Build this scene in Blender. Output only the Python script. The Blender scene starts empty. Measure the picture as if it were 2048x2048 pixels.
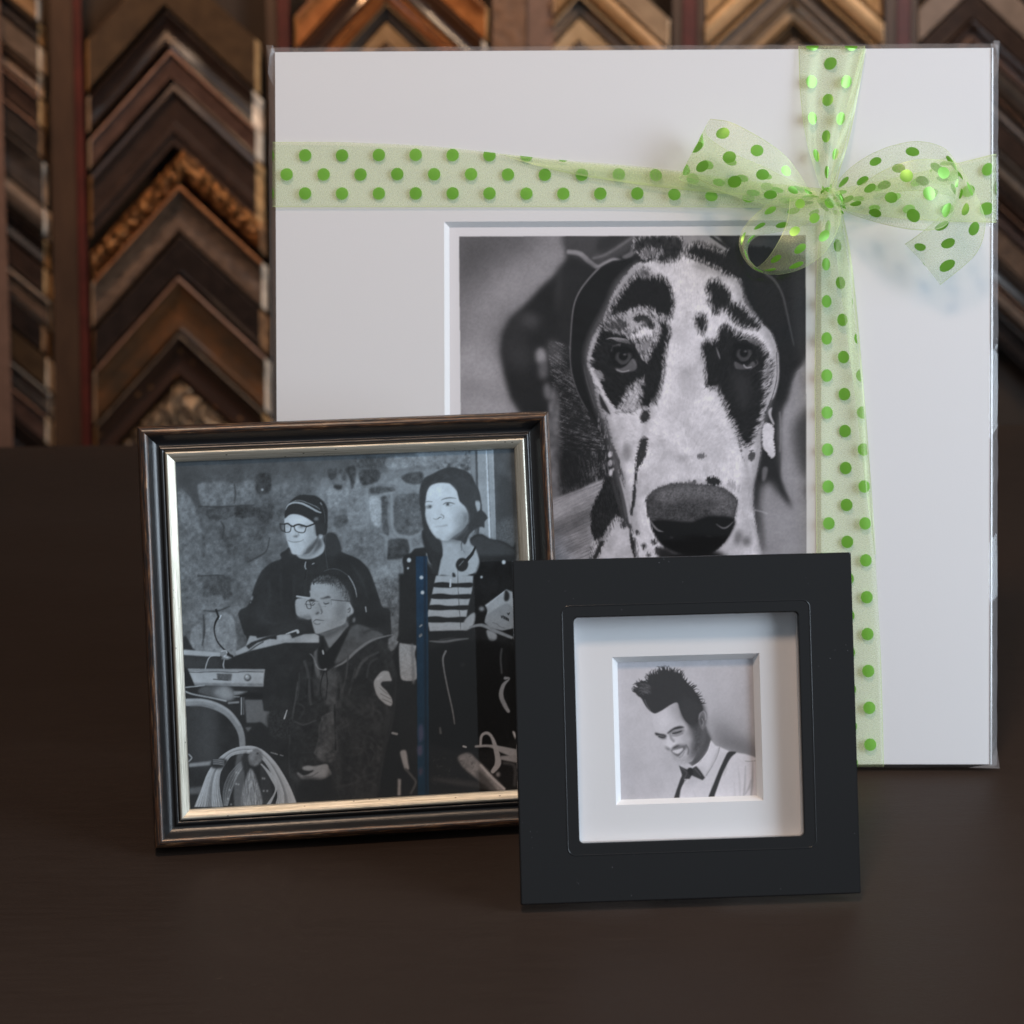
import bpy, math
import numpy as np
from mathutils import Matrix, Vector
S = bpy.context.scene; COL = S.collection
# ================================================================= camera, world, lights, exposure
CAMH, PITCH, ROLL, FPX = .4830, .28637, -.00723, 2048*50/24.
f_ = np.array([0, math.cos(PITCH), -math.sin(PITCH)]); r_ = np.array([1., 0, 0]); u_ = np.array([0, math.sin(PITCH), math.cos(PITCH)])
c_, s_ = math.cos(ROLL), math.sin(ROLL); CR, CU, CF = c_*r_+s_*u_, -s_*r_+c_*u_, f_; CP = np.array([0, 0, CAMH])
cd = bpy.data.cameras.new('camera'); cam = bpy.data.objects.new('camera', cd); COL.objects.link(cam); S.camera = cam
cam.matrix_world = Matrix([[CR[i], CU[i], -CF[i], CP[i]] for i in range(3)]+[[0, 0, 0, 1]])
cd.lens = 50; cd.sensor_width = 24; cd.sensor_height = 24; cd.sensor_fit = 'HORIZONTAL'; cd.clip_start = .02; cd.clip_end = 40
cd.dof.use_dof = True; cd.dof.focus_distance = 1.12; cd.dof.aperture_fstop = 7.5
S.render.resolution_x = S.render.resolution_y = 1024
W = bpy.data.worlds.new('World'); S.world = W; W.use_nodes = True
n = W.node_tree.nodes; l = W.node_tree.links; bgn = n['Background']
tc = n.new('ShaderNodeTexCoord'); sp = n.new('ShaderNodeSeparateXYZ'); rp = n.new('ShaderNodeValToRGB'); mr = n.new('ShaderNodeMapRange')
l.new(tc.outputs['Generated'], sp.inputs[0]); l.new(sp.outputs['Z'], mr.inputs['Value']); mr.inputs['From Min'].default_value = -1
l.new(mr.outputs[0], rp.inputs[0]); wn = n.new('ShaderNodeTexNoise'); wn.inputs['Scale'].default_value = 2.6; wn.inputs['Detail'].default_value = 2; l.new(tc.outputs['Generated'], wn.inputs['Vector'])
wr = n.new('ShaderNodeMapRange'); l.new(wn.outputs['Fac'], wr.inputs['Value']); wr.inputs['From Min'].default_value = .38; wr.inputs['From Max'].default_value = .62; wr.inputs['To Min'].default_value = .45; wr.inputs['To Max'].default_value = 1.5
wm_ = n.new('ShaderNodeVectorMath'); wm_.operation = 'SCALE'; l.new(rp.outputs[0], wm_.inputs[0]); l.new(wr.outputs[0], wm_.inputs['Scale']); l.new(wm_.outputs[0], bgn.inputs[0])   # the dim, uneven room
e = rp.color_ramp.elements; e[0].position = .35; e[0].color = (.10, .065, .05, 1); e[1].position = .75; e[1].color = (.28, .33, .37, 1)
k = e.new(.52); k.color = (.13, .14, .15, 1)
bgn.inputs[1].default_value = .74
def lamp(name, loc, to, size, power, color, sy=None, spread=math.pi):
    d = bpy.data.lights.new(name, 'AREA'); o = bpy.data.objects.new(name, d); COL.objects.link(o)
    d.shape = 'RECTANGLE'; d.size = size; d.size_y = sy or size; d.energy = power; d.color = color; d.spread = spread
    o.location = loc; o.rotation_euler = (Vector(to)-Vector(loc)).to_track_quat('-Z', 'Y').to_euler(); return o
lamp('window_light', (1.65, .35, .72), (.05, 1.1, .15), .95, 37, (.74, .87, 1.), 1.25)
lamp('ceiling_lamp', (-.15, .45, 1.75), (.05, 1.15, .15), .26, 13.5, (1., .71, .50))
lamp('rack_lamp', (-.55, 2.0, .95), (-.45, 2.8, .1), .18, 3.2, (1., .52, .25), spread=1.9)
lamp('rack_lamp', (.55, 1.95, 1.05), (.3, 2.8, .3), .2, 5.5, (1., .68, .42), spread=1.9)
S.view_settings.view_transform = 'Standard'; S.view_settings.look = 'None'; S.view_settings.exposure = 0; S.view_settings.gamma = 1
S.view_settings.use_curve_mapping = False
S.render.engine = 'CYCLES'; S.cycles.transparent_max_bounces = 32; S.cycles.max_bounces = 10

# ================================================================= helpers
def ray(X, Y): d = CF+CR*(X-1024)/FPX-CU*(Y-1024)/FPX; return d/np.linalg.norm(d)
def px(Pw):
    d = np.asarray(Pw, float)-CP; z = d@CF; return np.stack([1024+FPX*(d@CR)/z, 1024-FPX*(d@CU)/z], -1)
class Frame:                      # an upright panel leaning back on the table: local x right, y up the panel, z out of its front
    def __init__(s, x, y, yaw, lean, w, h, lift):
        k = 1-lift/CAMH; s.w, s.h = w*k, h*k; s.O = CP+(np.array([x, y, 0])-CP)*k
        s.R = np.array([math.cos(yaw), math.sin(yaw), 0]); back = np.array([-math.sin(yaw), math.cos(yaw), 0])
        s.U = math.sin(lean)*back+math.cos(lean)*np.array([0, 0, 1.]); s.N = np.cross(s.R, s.U)
        s.M = Matrix([[s.R[i], s.U[i], s.N[i], s.O[i]] for i in range(3)]+[[0, 0, 0, 1]])
    def at(s, X, Y, nz=0.):        # pixel -> local point at height nz above the panel
        d = ray(X, Y); o = s.O+s.N*nz; t = ((o-CP)@s.N)/(d@s.N); q = CP+d*t-s.O; return (q@s.R, q@s.U, nz)
    def world(s, P): P = np.asarray(P, float); return s.O+P[..., 0:1]*s.R+P[..., 1:2]*s.U+P[..., 2:3]*s.N
    def rect(s, pts, nz):          # mean rectangle through four traced corners TL TR BR BL
        q = [s.at(x, y, nz) for x, y in pts]
        return ((q[0][0]+q[3][0])/2, (q[2][1]+q[3][1])/2, (q[1][0]+q[2][0])/2, (q[0][1]+q[1][1])/2)
def empty(name, label=None, cat=None, group=None, M=None):
    o = bpy.data.objects.new(name, None); COL.objects.link(o); o.empty_display_size = .05
    if M is not None: o.matrix_world = M
    tag(o, label, cat, group); return o
def tag(o, label=None, cat=None, group=None, kind=None):
    if label: o['label'] = label
    if cat: o['category'] = cat
    if group: o['group'] = group
    if kind: o['kind'] = kind
def mesh(name, V, F, mat, parent=None, uv=None, smooth=False, label=None):
    me = bpy.data.meshes.new(name); me.from_pydata([tuple(map(float, v)) for v in V], [], F)
    if smooth: me.polygons.foreach_set('use_smooth', [True]*len(me.polygons))
    if uv is not None:
        L = me.uv_layers.new(name='UVMap'); vi = np.zeros(len(me.loops), int); me.loops.foreach_get('vertex_index', vi)
        L.data.foreach_set('uv', np.asarray(uv, np.float32)[vi].ravel())
    for m in (mat if isinstance(mat, (list, tuple)) else [mat]): me.materials.append(m)
    o = bpy.data.objects.new(name, me); COL.objects.link(o)
    if parent: o.parent = parent
    if label: o['label'] = label
    me.update(); return o
def box(name, x0, y0, z0, x1, y1, z1, mat, parent=None, bev=0., label=None):
    V = [(x, y, z) for x in (x0, x1) for y in (y0, y1) for z in (z0, z1)]
    F = [(0, 1, 3, 2), (4, 6, 7, 5), (0, 4, 5, 1), (2, 3, 7, 6), (0, 2, 6, 4), (1, 5, 7, 3)]
    o = mesh(name, V, F, mat, parent, label=label)
    if bev: m = o.modifiers.new('b', 'BEVEL'); m.width = bev; m.segments = 2
    return o
def ring(name, x0, y0, x1, y1, prof, mat, parent, closed=False, smooth=True, uvs=True):
    """mitred rectangular moulding; prof = [(inset, height)], four sides with their own vertices so the mitres stay crisp"""
    V, F, UV = [], [], []; np_ = len(prof)
    cor = lambda i: [(x0+i, y0+i), (x1-i, y0+i), (x1-i, y1-i), (x0+i, y1-i)]
    acc = [0.]
    for a, b in zip(prof, prof[1:]): acc.append(acc[-1]+math.hypot(b[0]-a[0], b[1]-a[1]))
    for sd in range(4):
        b = len(V)
        for j, (i, h) in enumerate(prof):
            c = cor(i); p, q = c[sd], c[(sd+1) % 4]
            V += [(p[0], p[1], h), (q[0], q[1], h)]; Lg = math.hypot(q[0]-p[0], q[1]-p[1]); UV += [(i+sd*.7, acc[j]), (i+Lg+sd*.7, acc[j])]
        for j in range(np_-1+(1 if closed else 0)):
            j2 = (j+1) % np_; F.append((b+2*j, b+2*j+1, b+2*j2+1, b+2*j2))
    o = mesh(name, V, F, mat, parent, UV, smooth); return o
class Mt:                          # small wrapper for building node materials
    def __init__(s, name, base=(.5, .5, .5), rough=.5, metal=0., spec=.5, coat=0.):
        s.m = bpy.data.materials.new(name); s.m.use_nodes = True; s.n = s.m.node_tree.nodes; s.l = s.m.node_tree.links
        s.b = s.n['Principled BSDF']; s.out = s.n['Material Output']
        s.set('Base Color', (*base, 1)); s.set('Roughness', rough); s.set('Metallic', metal); s.set('Specular IOR Level', spec); s.set('Coat Weight', coat)
    def set(s, k, v): s.b.inputs[k].default_value = v
    def link(s, a, b): s.l.new(a, b)
    def node(s, t, **kw):
        x = s.n.new(t)
        for k, v in kw.items(): setattr(x, k, v)
        return x
    def coord(s, kind='Object', scale=(1, 1, 1)):
        t = s.node('ShaderNodeTexCoord'); m = s.node('ShaderNodeMapping'); m.inputs['Scale'].default_value = scale
        s.link(t.outputs[kind], m.inputs[0]); return m.outputs[0]
    def noise(s, vec, scale, detail=4, rough=.6, dist=0.):
        x = s.node('ShaderNodeTexNoise'); x.inputs['Scale'].default_value = scale; x.inputs['Detail'].default_value = detail
        x.inputs['Roughness'].default_value = rough; x.inputs['Distortion'].default_value = dist
        if vec is not None: s.link(vec, x.inputs['Vector'])
        return x.outputs['Fac']
    def ramp(s, fac, stops):
        x = s.node('ShaderNodeValToRGB'); e = x.color_ramp.elements
        while len(e) < len(stops): e.new(.5)
        for k, (p, c) in zip(e, stops): k.position = p; k.color = (*c, 1) if len(c) == 3 else c
        s.link(fac, x.inputs[0]); return x.outputs[0]
    def math(s, op, a, b=None, c=None):
        x = s.node('ShaderNodeMath', operation=op)
        for i, v in enumerate((a, b, c)):
            if v is None: continue
            if isinstance(v, (int, float)): x.inputs[i].default_value = v
            else: s.link(v, x.inputs[i])
        return x.outputs[0]
    def mapr(s, v, a, b, c, d):
        x = s.node('ShaderNodeMapRange'); s.link(v, x.inputs['Value'])
        for k, t in zip(('From Min', 'From Max', 'To Min', 'To Max'), (a, b, c, d)): x.inputs[k].default_value = t
        return x.outputs[0]
    def bump(s, h, st, dist=.001):
        x = s.node('ShaderNodeBump'); x.inputs['Strength'].default_value = st; x.inputs['Distance'].default_value = dist
        s.link(h, x.inputs['Height']); s.link(x.outputs[0], s.b.inputs['Normal']); return x
    def vary(s, c0, c1, vec, scale, detail=4, lo=.35, hi=.65):
        s.link(s.ramp(s.noise(vec, scale, detail), [(lo, c0), (hi, c1)]), s.b.inputs['Base Color'])
def lin(v): v = np.clip(v/255., 0, 1); return np.where(v <= .04045, v/12.92, ((v+.055)/1.055)**2.4)

# ---------------------------------------------------------------- painter for the printed photographs
def cr(P, closed, n=6):
    P = np.asarray(P, float); N = len(P)
    if N < 3: return P
    out = []
    for i in range(N if closed else N-1):
        if closed: a, b, c, d = P[i-1], P[i], P[(i+1) % N], P[(i+2) % N]
        else: a, b, c, d = P[max(i-1, 0)], P[i], P[i+1], P[min(i+2, N-1)]
        for k in range(n):
            t = k/n
            out.append(.5*((2*b)+(c-a)*t+(2*a-5*b+4*c-d)*t*t+(3*b-a-3*c+d)*t**3))
    if not closed: out.append(P[-1])
    return np.array(out)
def gblur(a, s):
    if s < .25: return a
    r = max(1, int(s*2.6)); k = np.exp(-np.arange(-r, r+1)**2/(2*s*s)); k /= k.sum()
    p = np.pad(a, ((r, r), (0, 0)), 'edge'); o = sum(k[i]*p[i:i+a.shape[0]] for i in range(2*r+1))
    p = np.pad(o, ((0, 0), (r, r)), 'edge'); return sum(k[i]*p[:, i:i+a.shape[1]] for i in range(2*r+1))
class Canvas:
    def __init__(s, x0, y0, x1, y1, base, seed=1):
        s.x0, s.y0 = x0, y0; s.w, s.h = int(x1-x0), int(y1-y0)
        s.a = np.full((s.h, s.w, 3), float(base)); s.rng = np.random.RandomState(seed)
        s.N = s.rng.rand(s.h, s.w)-.5; s.view(0, 0, 1)
    def view(s, ox, oy, f): s.o = (ox, oy, f)
    def T(s, P):
        ox, oy, f = s.o; P = np.asarray(P, float)
        return np.stack([P[:, 0]/f+ox-s.x0, P[:, 1]/f+oy-s.y0], 1)
    def noise(s, sc, oct=3, sx=1.):      # value noise, about -0.5..0.5
        o = np.zeros((s.h, s.w)); amp = 1.; tot = 0
        for k in range(oct):
            gh, gw = int(s.h/sc)+3, int(s.w/(sc*sx))+3; g = s.rng.rand(gh, gw)-.5
            y = np.arange(s.h)/sc; x = np.arange(s.w)/(sc*sx); yi = y.astype(int); xi = x.astype(int)
            fy = (y-yi)[:, None]; fx = (x-xi)[None]; fy = fy*fy*(3-2*fy); fx = fx*fx*(3-2*fx)
            G = lambda a, b: g[np.ix_(yi+a, xi+b)]
            o += amp*((G(0, 0)*(1-fx)+G(0, 1)*fx)*(1-fy)+(G(1, 0)*(1-fx)+G(1, 1)*fx)*fy); tot += amp; amp *= .55; sc = max(sc/2, 1.)
        return o/tot*1.6
    def lic(s, ang, L=7):
        n = s.rng.rand(s.h, s.w)-.5; dx, dy = np.cos(ang), np.sin(ang); o = n.copy()
        for sg in (1, -1):
            X, Y = np.meshgrid(np.arange(s.w, dtype=float), np.arange(s.h, dtype=float))
            for k in range(L):
                xi = np.clip(X.round().astype(int), 0, s.w-1); yi = np.clip(Y.round().astype(int), 0, s.h-1)
                X += sg*dx[yi, xi]; Y += sg*dy[yi, xi]
                xi = np.clip(X.round().astype(int), 0, s.w-1); yi = np.clip(Y.round().astype(int), 0, s.h-1); o += n[yi, xi]
        return o/o.std()*.3
    def _cov(s, P, bx):                 # polygon coverage inside the window bx
        x0, y0, x1, y1 = bx; S = 3; P = P-[x0, y0]; w, h = x1-x0, y1-y0; rows = h*S; M = np.zeros((rows, w*2+2))
        for i in range(len(P)):
            a, b = P[i-1]*[2, S], P[i]*[2, S]
            if a[1] > b[1]: a, b = b, a
            r0, r1 = int(np.ceil(max(a[1]-.5, 0))), int(np.ceil(min(b[1]-.5, rows)))
            if r1 <= r0: continue
            r = np.arange(r0, r1); x = a[0]+(r+.5-a[1])/(b[1]-a[1])*(b[0]-a[0])
            np.add.at(M, (r, np.clip(np.ceil(x-.5), 0, w*2+1).astype(int)), 1)
        M = np.cumsum(M, 1)[:, :w*2] % 2
        return M.reshape(h, S, w, 2).mean((1, 3))
    def mask(s, P): return s._cov(P, (0, 0, s.w, s.h))
    def put(s, m, val, alpha=1., mod=None, bx=None):
        x0, y0, x1, y1 = bx or (0, 0, s.w, s.h)
        m = np.clip(m, 0, 1)*alpha
        v = np.asarray(val, float)*np.ones(3)
        v = v[None, None]+(0 if mod is None else mod[y0:y1, x0:x1, None])
        A = s.a[y0:y1, x0:x1]; A += (v-A)*m[..., None]
    def poly(s, P, val, soft=.6, fur=0., alpha=1., smooth=True, tex=None):
        Q = s.T(P); Q = cr(Q, True) if smooth else Q
        pad = 3*max(soft, fur*1.6)+3
        x0, y0 = np.maximum(np.floor(Q.min(0)-pad).astype(int), 0); x1, y1 = np.minimum(np.ceil(Q.max(0)+pad).astype(int), [s.w, s.h])
        if x1 <= x0 or y1 <= y0: return
        bx = (x0, y0, x1, y1); m = s._cov(Q, bx)
        if fur:
            m = gblur(m, max(soft, fur*1.5)); n = s.F[y0:y1, x0:x1]
            m = np.clip((m-.5+n*1.6*np.clip(4.4*m*(1-m)-.1, 0, 1))*2.6+.5, 0, 1); m = gblur(m, .45)
        else: m = gblur(m, soft)
        s.put(m, val, alpha, tex, bx)
    def ell(s, x, y, rx, ry, val, soft=.6, ang=0, fur=0, alpha=1., tex=None):
        t = np.linspace(0, 2*np.pi, 20)[:-1]; a = np.radians(ang)
        X = rx*np.cos(t); Y = ry*np.sin(t)
        return s.poly(np.stack([x+X*np.cos(a)-Y*np.sin(a), y+X*np.sin(a)+Y*np.cos(a)], 1), val, soft, fur, alpha, False, tex)
    def line(s, P, w, val, soft=.5, alpha=1., smooth=True, fur=0.):
        Q = s.T(P); Q = cr(Q, False, 5) if smooth else Q; f = s.o[2]
        w = np.atleast_1d(np.asarray(w, float))/f/2; W = np.interp(np.linspace(0, 1, len(Q)), np.linspace(0, 1, len(w)), w)
        pad = W.max()+soft*3+2
        x0, y0 = np.maximum(np.floor(Q.min(0)-pad).astype(int), 0); x1, y1 = np.minimum(np.ceil(Q.max(0)+pad).astype(int), [s.w, s.h])
        if x1 <= x0 or y1 <= y0: return
        X, Y = np.meshgrid(np.arange(x0, x1)+.5, np.arange(y0, y1)+.5); m = np.zeros(X.shape)
        for i in range(len(Q)-1):
            d = Q[i+1]-Q[i]; l = (d@d)+1e-9; t = np.clip(((X-Q[i, 0])*d[0]+(Y-Q[i, 1])*d[1])/l, 0, 1)
            D = np.hypot(X-Q[i, 0]-t*d[0], Y-Q[i, 1]-t*d[1]); ww = W[i]*(1-t)+W[i+1]*t
            m = np.maximum(m, np.clip((ww-D)/(soft*1.4+.35)+.5, 0, 1)*np.minimum(1, ww/.35))
        if fur:
            m = gblur(m, fur); m = np.clip((m-.5+s.F[y0:y1, x0:x1]*1.6*np.clip(4.4*m*(1-m)-.1, 0, 1))*2.2+.5, 0, 1); m = gblur(m, .45)
        s.put(m, val, alpha, None, (x0, y0, x1, y1))

    def hairs(s, P, lo, hi, n, ln=9., w=1.1):      # short hairs lying along the coat across an outline
        Q = cr(s.T(P), True); v0 = s.o; s.view(s.x0, s.y0, 1)
        seg = np.linalg.norm(np.roll(Q, -1, 0)-Q, axis=1); cs = np.concatenate([[0], np.cumsum(seg)])
        for k in range(n):
            u = s.rng.rand()*cs[-1]; i = min(np.searchsorted(cs, u)-1, len(Q)-1); i = max(i, 0); f = (u-cs[i])/(seg[i]+1e-9)
            p = Q[i]*(1-f)+Q[(i+1) % len(Q)]*f+s.rng.randn(2)*1.6; xi, yi = int(np.clip(p[0], 0, s.w-1)), int(np.clip(p[1], 0, s.h-1))
            a = s.ang[yi, xi]+s.rng.randn()*.22; d = np.array([math.cos(a), math.sin(a)])*ln*(.45+1.5*s.rng.rand()**2)/2
            val = lo+s.rng.rand()*12 if s.rng.rand() < .5 else hi-s.rng.rand()*40
            s.line([p-d, p, p+d], [.3*w, w, .25*w], val, .45, .8, smooth=False)
        s.view(*v0)
def paint_dog():
    c = Canvas(880, 436, 1652, 1200, 186, 3)
    X, Y = np.meshgrid(np.arange(c.w)+c.x0, np.arange(c.h)+c.y0)
    # fur flow: radiates from the bridge of the nose, then runs down the jowls
    cx = 1372.; ang = np.arctan2(Y-1010., X-cx); dn = np.clip((Y-900)/180., 0, 1)
    ang = np.where(Y < 905, np.arctan2(-(880-Y)-60, (X-cx)*1.3), np.pi/2+(X-cx)/900.)
    c.ang = ang; c.F = c.lic(ang, 7); fine = c.lic(ang, 3)
    rough = c.noise(9, 3); mid = c.noise(26, 3); big = c.noise(70, 2)
    L = c.line; E = c.ell
    def P(p, val, soft=.6, fur=0., **k):
        if fur >= 1.9 and np.ndim(val) == 0 and val < 70: c.poly(p, 96, 4.2, 0, alpha=.62); c.poly(p, 70, 2.2, fur*1.6, alpha=.6)
        c.poly(p, val, soft, fur, **k)
        if fur >= 1.9 and np.ndim(val) == 0:
            q = np.array(p, float); per = np.linalg.norm(np.roll(q, -1, 0)-q, axis=1).sum()/c.o[2]
            c.hairs(p, val if val < 90 else 40, 184, int(per*1.5), 12)
    sheet = c.a.copy()
    c.view(910, 465, 4)
    P([(-40,-40),(2900,-40),(2900,2900),(-40,2900)], 108, 1, smooth=False)
    P([(20,20),(760,20),(420,140),(160,330),(20,520)], 76, 26)
    P([(880,0),(900,250),(560,520),(380,640),(320,820),(80,860),(300,420),(640,180)], 130, 24)
    P([(20,900),(330,900),(390,1150),(470,1350),(560,1500),(20,1500)], 138, 20)
    P([(20,1180),(200,1200),(430,1330),(420,1360),(20,1290)], 112, 14, alpha=.7)
    # dark body behind and the blurred far ear
    body = [(900,-60),(895,210),(820,320),(700,425),(600,535),(450,680),(385,800),(365,950),(395,1150),(445,1330),(530,1460),(760,1480),(760,2400),(2700,2400),(2700,-60)]
    P(body, 38, 5, smooth=False)
    P([(900,-20),(1500,-20),(1420,130),(1250,230),(1130,290),(1000,220),(900,170)], 66, 6)
    P([(1200,20),(1400,20),(1280,110),(1180,160),(1120,120)], 50, 5)
    L([(910,155),(1000,170),(1070,230),(1140,275),(1200,245),(1265,215),(1330,225)], [36,40,34,26,18], 122, 3.)
    L([(1110,205),(1200,180),(1300,120),(1420,40)], 24, 92, 3.5)
    L([(1360,200),(1410,170),(1430,130)], 40, 92, 3)
    P([(900,230),(1000,240),(1110,290),(1020,420),(960,600),(930,800),(900,1000),(830,900),(830,600),(850,350)], 42, 8)
    E(590,710,90,60,72,9); E(470,850,80,190,52,14,10); E(520,1000,90,120,54,12); E(830,450,24,190,54,6,5)
    E(690,990,46,70,128,4.5,-8); E(705,1100,40,80,88,5); E(740,1270,32,70,96,4,-5); E(800,960,60,110,70,6,-14)
    E(800,1390,30,90,92,4)
    c.put(c.mask(c.T([(740,860),(930,900),(960,1200),(1050,1440),(1180,1640),(1260,1940),(1330,2200),(840,2200),(820,1500),(760,1100)]))*np.clip(c.F*1.7+rough*.9-.12,0,1), 122, .8)
    P([(750,1390),(828,1340),(832,2400),(760,2400)], 108, 3.5, tex=mid*60)
    P([(840,1720),(1010,1700),(1020,2000),(850,2060)], 30, 10, alpha=.8)
    # near ear: black with a rim of light
    P([(1150,290),(1000,470),(945,600),(930,900),(940,1130),(1010,1330),(1110,1480),(1230,1700),(1290,1500),(1180,1350),(1060,1100),(1060,900),(1140,780),(1210,650),(1330,400),(1440,230),(1330,215)], 31, 2)
    L([(1150,285),(1075,365),(1000,465),(955,570),(935,700),(922,900),(922,1020),(940,1150),(990,1300),(1060,1430)], [18,15,13,11,9,6,5,4], 100, 1.5, .9)
    L([(1030,1060),(1045,1150),(1075,1260),(1120,1400)], [4,8,5], 80, 1., .7)
    # the pale head
    c.view(1100, 640, 4)
    face = [(1065,-540),(960,-470),(860,-485),(760,-460),(690,-450),(630,-390),(560,-300),(500,-200),(460,-90),(430,0),(370,90),(330,180),(305,290),(310,350),(345,440),(372,580),(410,700),(450,800),(485,900),(505,1000),(530,1110),(560,1250),(590,1350),(620,1500),(640,1660),(680,1920),(700,2240),
            (1700,2240),(1700,1900),(1650,1640),(1625,1420),(1645,1300),(1672,1150),(1692,1000),(1700,850),(1715,750),(1765,640),(1812,500),(1832,350),(1822,250),(1806,180),(1755,80),(1680,20),(1620,-50),(1560,-140),(1530,-250),(1490,-330),(1400,-370),(1310,-410),(1200,-460),(1110,-500)]
    P(face, 182, fur=1.5, tex=rough*16+mid*16+fine*15)
    for q, w, v, a in (([(700,-420),(560,-290),(470,-90),(370,90),(315,260),(330,440),(400,690),(480,900),(540,1150),(600,1400),(640,1680)], 90, 110, .55), ([(1200,-440),(1370,-380),(1500,-320),(1560,-140),(1700,30),(1800,190),(1815,360),(1760,600),(1690,820),(1680,1050),(1640,1300),(1630,1480)], 90, 116, .55),
                       ([(900,260),(860,520),(800,720),(760,860),(720,1000)], 60, 140, .5), ([(1240,300),(1300,520),(1420,700),(1500,900),(1560,1100),(1590,1300)], 70, 146, .5), ([(720,1240),(690,1420),(680,1560),(700,1700)], 70, 132, .5), ([(1560,1300),(1550,1500),(1600,1700)], 70, 140, .5)):
        L(q, w, v, 9, a)
    E(1080,250,70,260,168,14,alpha=.5); E(1110,560,120,50,150,9,alpha=.5,fur=0); E(1060,760,200,30,160,10,alpha=.5); E(880,1010,120,30,156,8,alpha=.5); E(1330,980,120,40,160,9,alpha=.5)
    # soft greys on the pale coat
    for a in [(1090,450,60,70,150),(1130,520,70,70,160),(1190,300,40,90,155),(1120,420,90,20,140),(1020,100,90,70,165),(950,1090,120,50,158),(1300,1080,110,60,160),(900,1180,80,50,165),
              (1170,920,90,26,158),(930,860,70,30,163),(1060,690,60,40,165),(1290,850,50,30,163),(560,860,50,120,150),(620,1060,40,90,128),(1110,1180,80,40,165),(1250,1200,40,24,140),(780,1250,50,80,165),(1480,700,30,60,160)]:
        E(*a[:4], a[4], 7, alpha=.75)
    c.view(c.x0, c.y0, 1)
    for k in range(1500):
        x, y = (1140+420*c.rng.rand()-c.x0, 500+560*c.rng.rand()-c.y0); xi, yi = int(x), int(y)
        if c.a[yi, xi, 0] < 140: continue
        a = ang[yi, xi]; l = 4+6*c.rng.rand(); L([(x, y), (x+l*math.cos(a), y+l*math.sin(a))], [.5, 1., .3], 198 if c.rng.rand() < .45 else 138, .5, .35, smooth=False)
    c.view(1100, 640, 4)
    E(1212,1090,36,26,100,2,fur=1.2); E(1060,1110,40,24,145,5)
    L([(1600,960),(1570,1100),(1590,1300),(1630,1420)], 22, 150, 3, .7)
    c.view(1140, 465, 4)
    D = 34; bt = fine*13+c.F*5
    # tufts at the crown
    P([(870,20),(1150,20),(1230,100),(1300,160),(1200,130),(1060,80),(980,85),(915,160),(885,80)], 128, 2.5)
    L([(1130,30),(1200,80),(1290,140)], 22, 50, 1.5)
    P([(520,60),(620,20),(860,20),(905,120),(890,180),(820,225),(720,235),(680,200),(740,150),(640,170),(560,180),(510,130)], 46, fur=2.2, tex=bt+rough*22)
    P([(570,140),(680,130),(690,180),(600,205)], 105, 2, fur=2, alpha=.8)
    P([(925,165),(975,95),(1070,100),(1200,150),(1320,200),(1400,360),(1330,345),(1240,325),(1160,275),(1080,235),(1000,205)], 36, fur=2.2, tex=bt)
    P([(1300,20),(2000,20),(2000,120),(1700,150),(1400,120)], 66, 9)
    P([(1250,150),(1500,110),(1700,160),(2000,300),(2000,1040),(1880,1060),(1800,1150),(1760,1300),(1720,1400),(1690,1400),(1640,1340),(1665,1180),(1668,1000),(1650,880),(1600,780),(1520,700),(1450,590),(1400,480),(1370,380),(1300,330)], 35, fur=1.6, tex=bt*.5)
    P([(1800,300),(2000,280),(2000,1040),(1880,1050),(1800,850)], 54, 9)
    L([(1570,330),(1640,390),(1700,500),(1735,640),(1775,830),(1790,900)], [22,18,10], 66, 2)
    P([(2000,1030),(1830,1090),(1770,1230),(1740,1350),(1700,1450),(1690,1700),(1690,2240),(2000,2240)], 124, 5)
    P([(1850,1350),(2000,1300),(2000,2300),(1840,1900),(1820,1600)], 62, 8)
    # black patches
    P([(560,320),(600,295),(640,345),(740,355),(795,430),(822,520),(815,620),(790,690),(735,660),(690,650),(660,615),(580,600),(480,640),(400,700),(320,705),(295,690),(340,600),(400,490),(470,405),(520,350)], D, fur=3., tex=bt*.6)
    P([(560,300),(620,290),(640,340),(560,350)], 88, 1.5, fur=2, alpha=.7)
    P([(300,690),(480,690),(735,700),(800,790),(772,900),(752,1050),(735,1200),(705,1320),(630,1385),(555,1390),(560,1240),(585,1175),(490,1240),(430,1350),(380,1430),(320,1390),(262,1290),(230,1200),(255,1140),(172,1090),(165,1000),(195,880),(235,800)], D, fur=2., tex=bt)
    P([(340,715),(450,640),(560,615),(640,640),(705,720),(718,800),(690,870),(640,950),(615,1030),(560,960),(530,880),(460,840),(470,780),(400,760)], 150, fur=2.4, tex=fine*40)
    P([(540,790),(590,740),(660,770),(680,840),(600,850),(530,860),(470,830)], 188, 4, fur=2)
    P([(500,690),(560,650),(640,680),(680,750),(650,765),(600,720),(540,715)], 50, fur=1.8, tex=fine*30)
    P([(560,870),(640,850),(650,930),(600,970),(560,940)], 110, fur=2.4, alpha=.8)
    P([(330,700),(430,690),(470,760),(420,800),(330,780),(280,770)], 60, fur=2.2, alpha=.8, tex=fine*50)
    for k in range(14):
        a = k/13.; L([(285+a*130,855-15*np.sin(a*3)), (330+a*130,845+a*12), (380+a*110,872+a*24)], [2,6,2], 125+30*np.sin(k*2.3), .5, .8)
    for k in range(5): L([(330+k*16,950-6*k),(345+k*14,905-4*k)], 5, 115, .5, .8)
    L([(228,785),(190,870),(162,960),(150,1050),(158,1100)], [10,30,30,14,8], 150, 1.6, .85, fur=1.6)
    L([(178,1100),(212,1180),(250,1260),(300,1350),(352,1425)], [40,46,26,28,40], 168, 1.6, fur=1.6)
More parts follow.
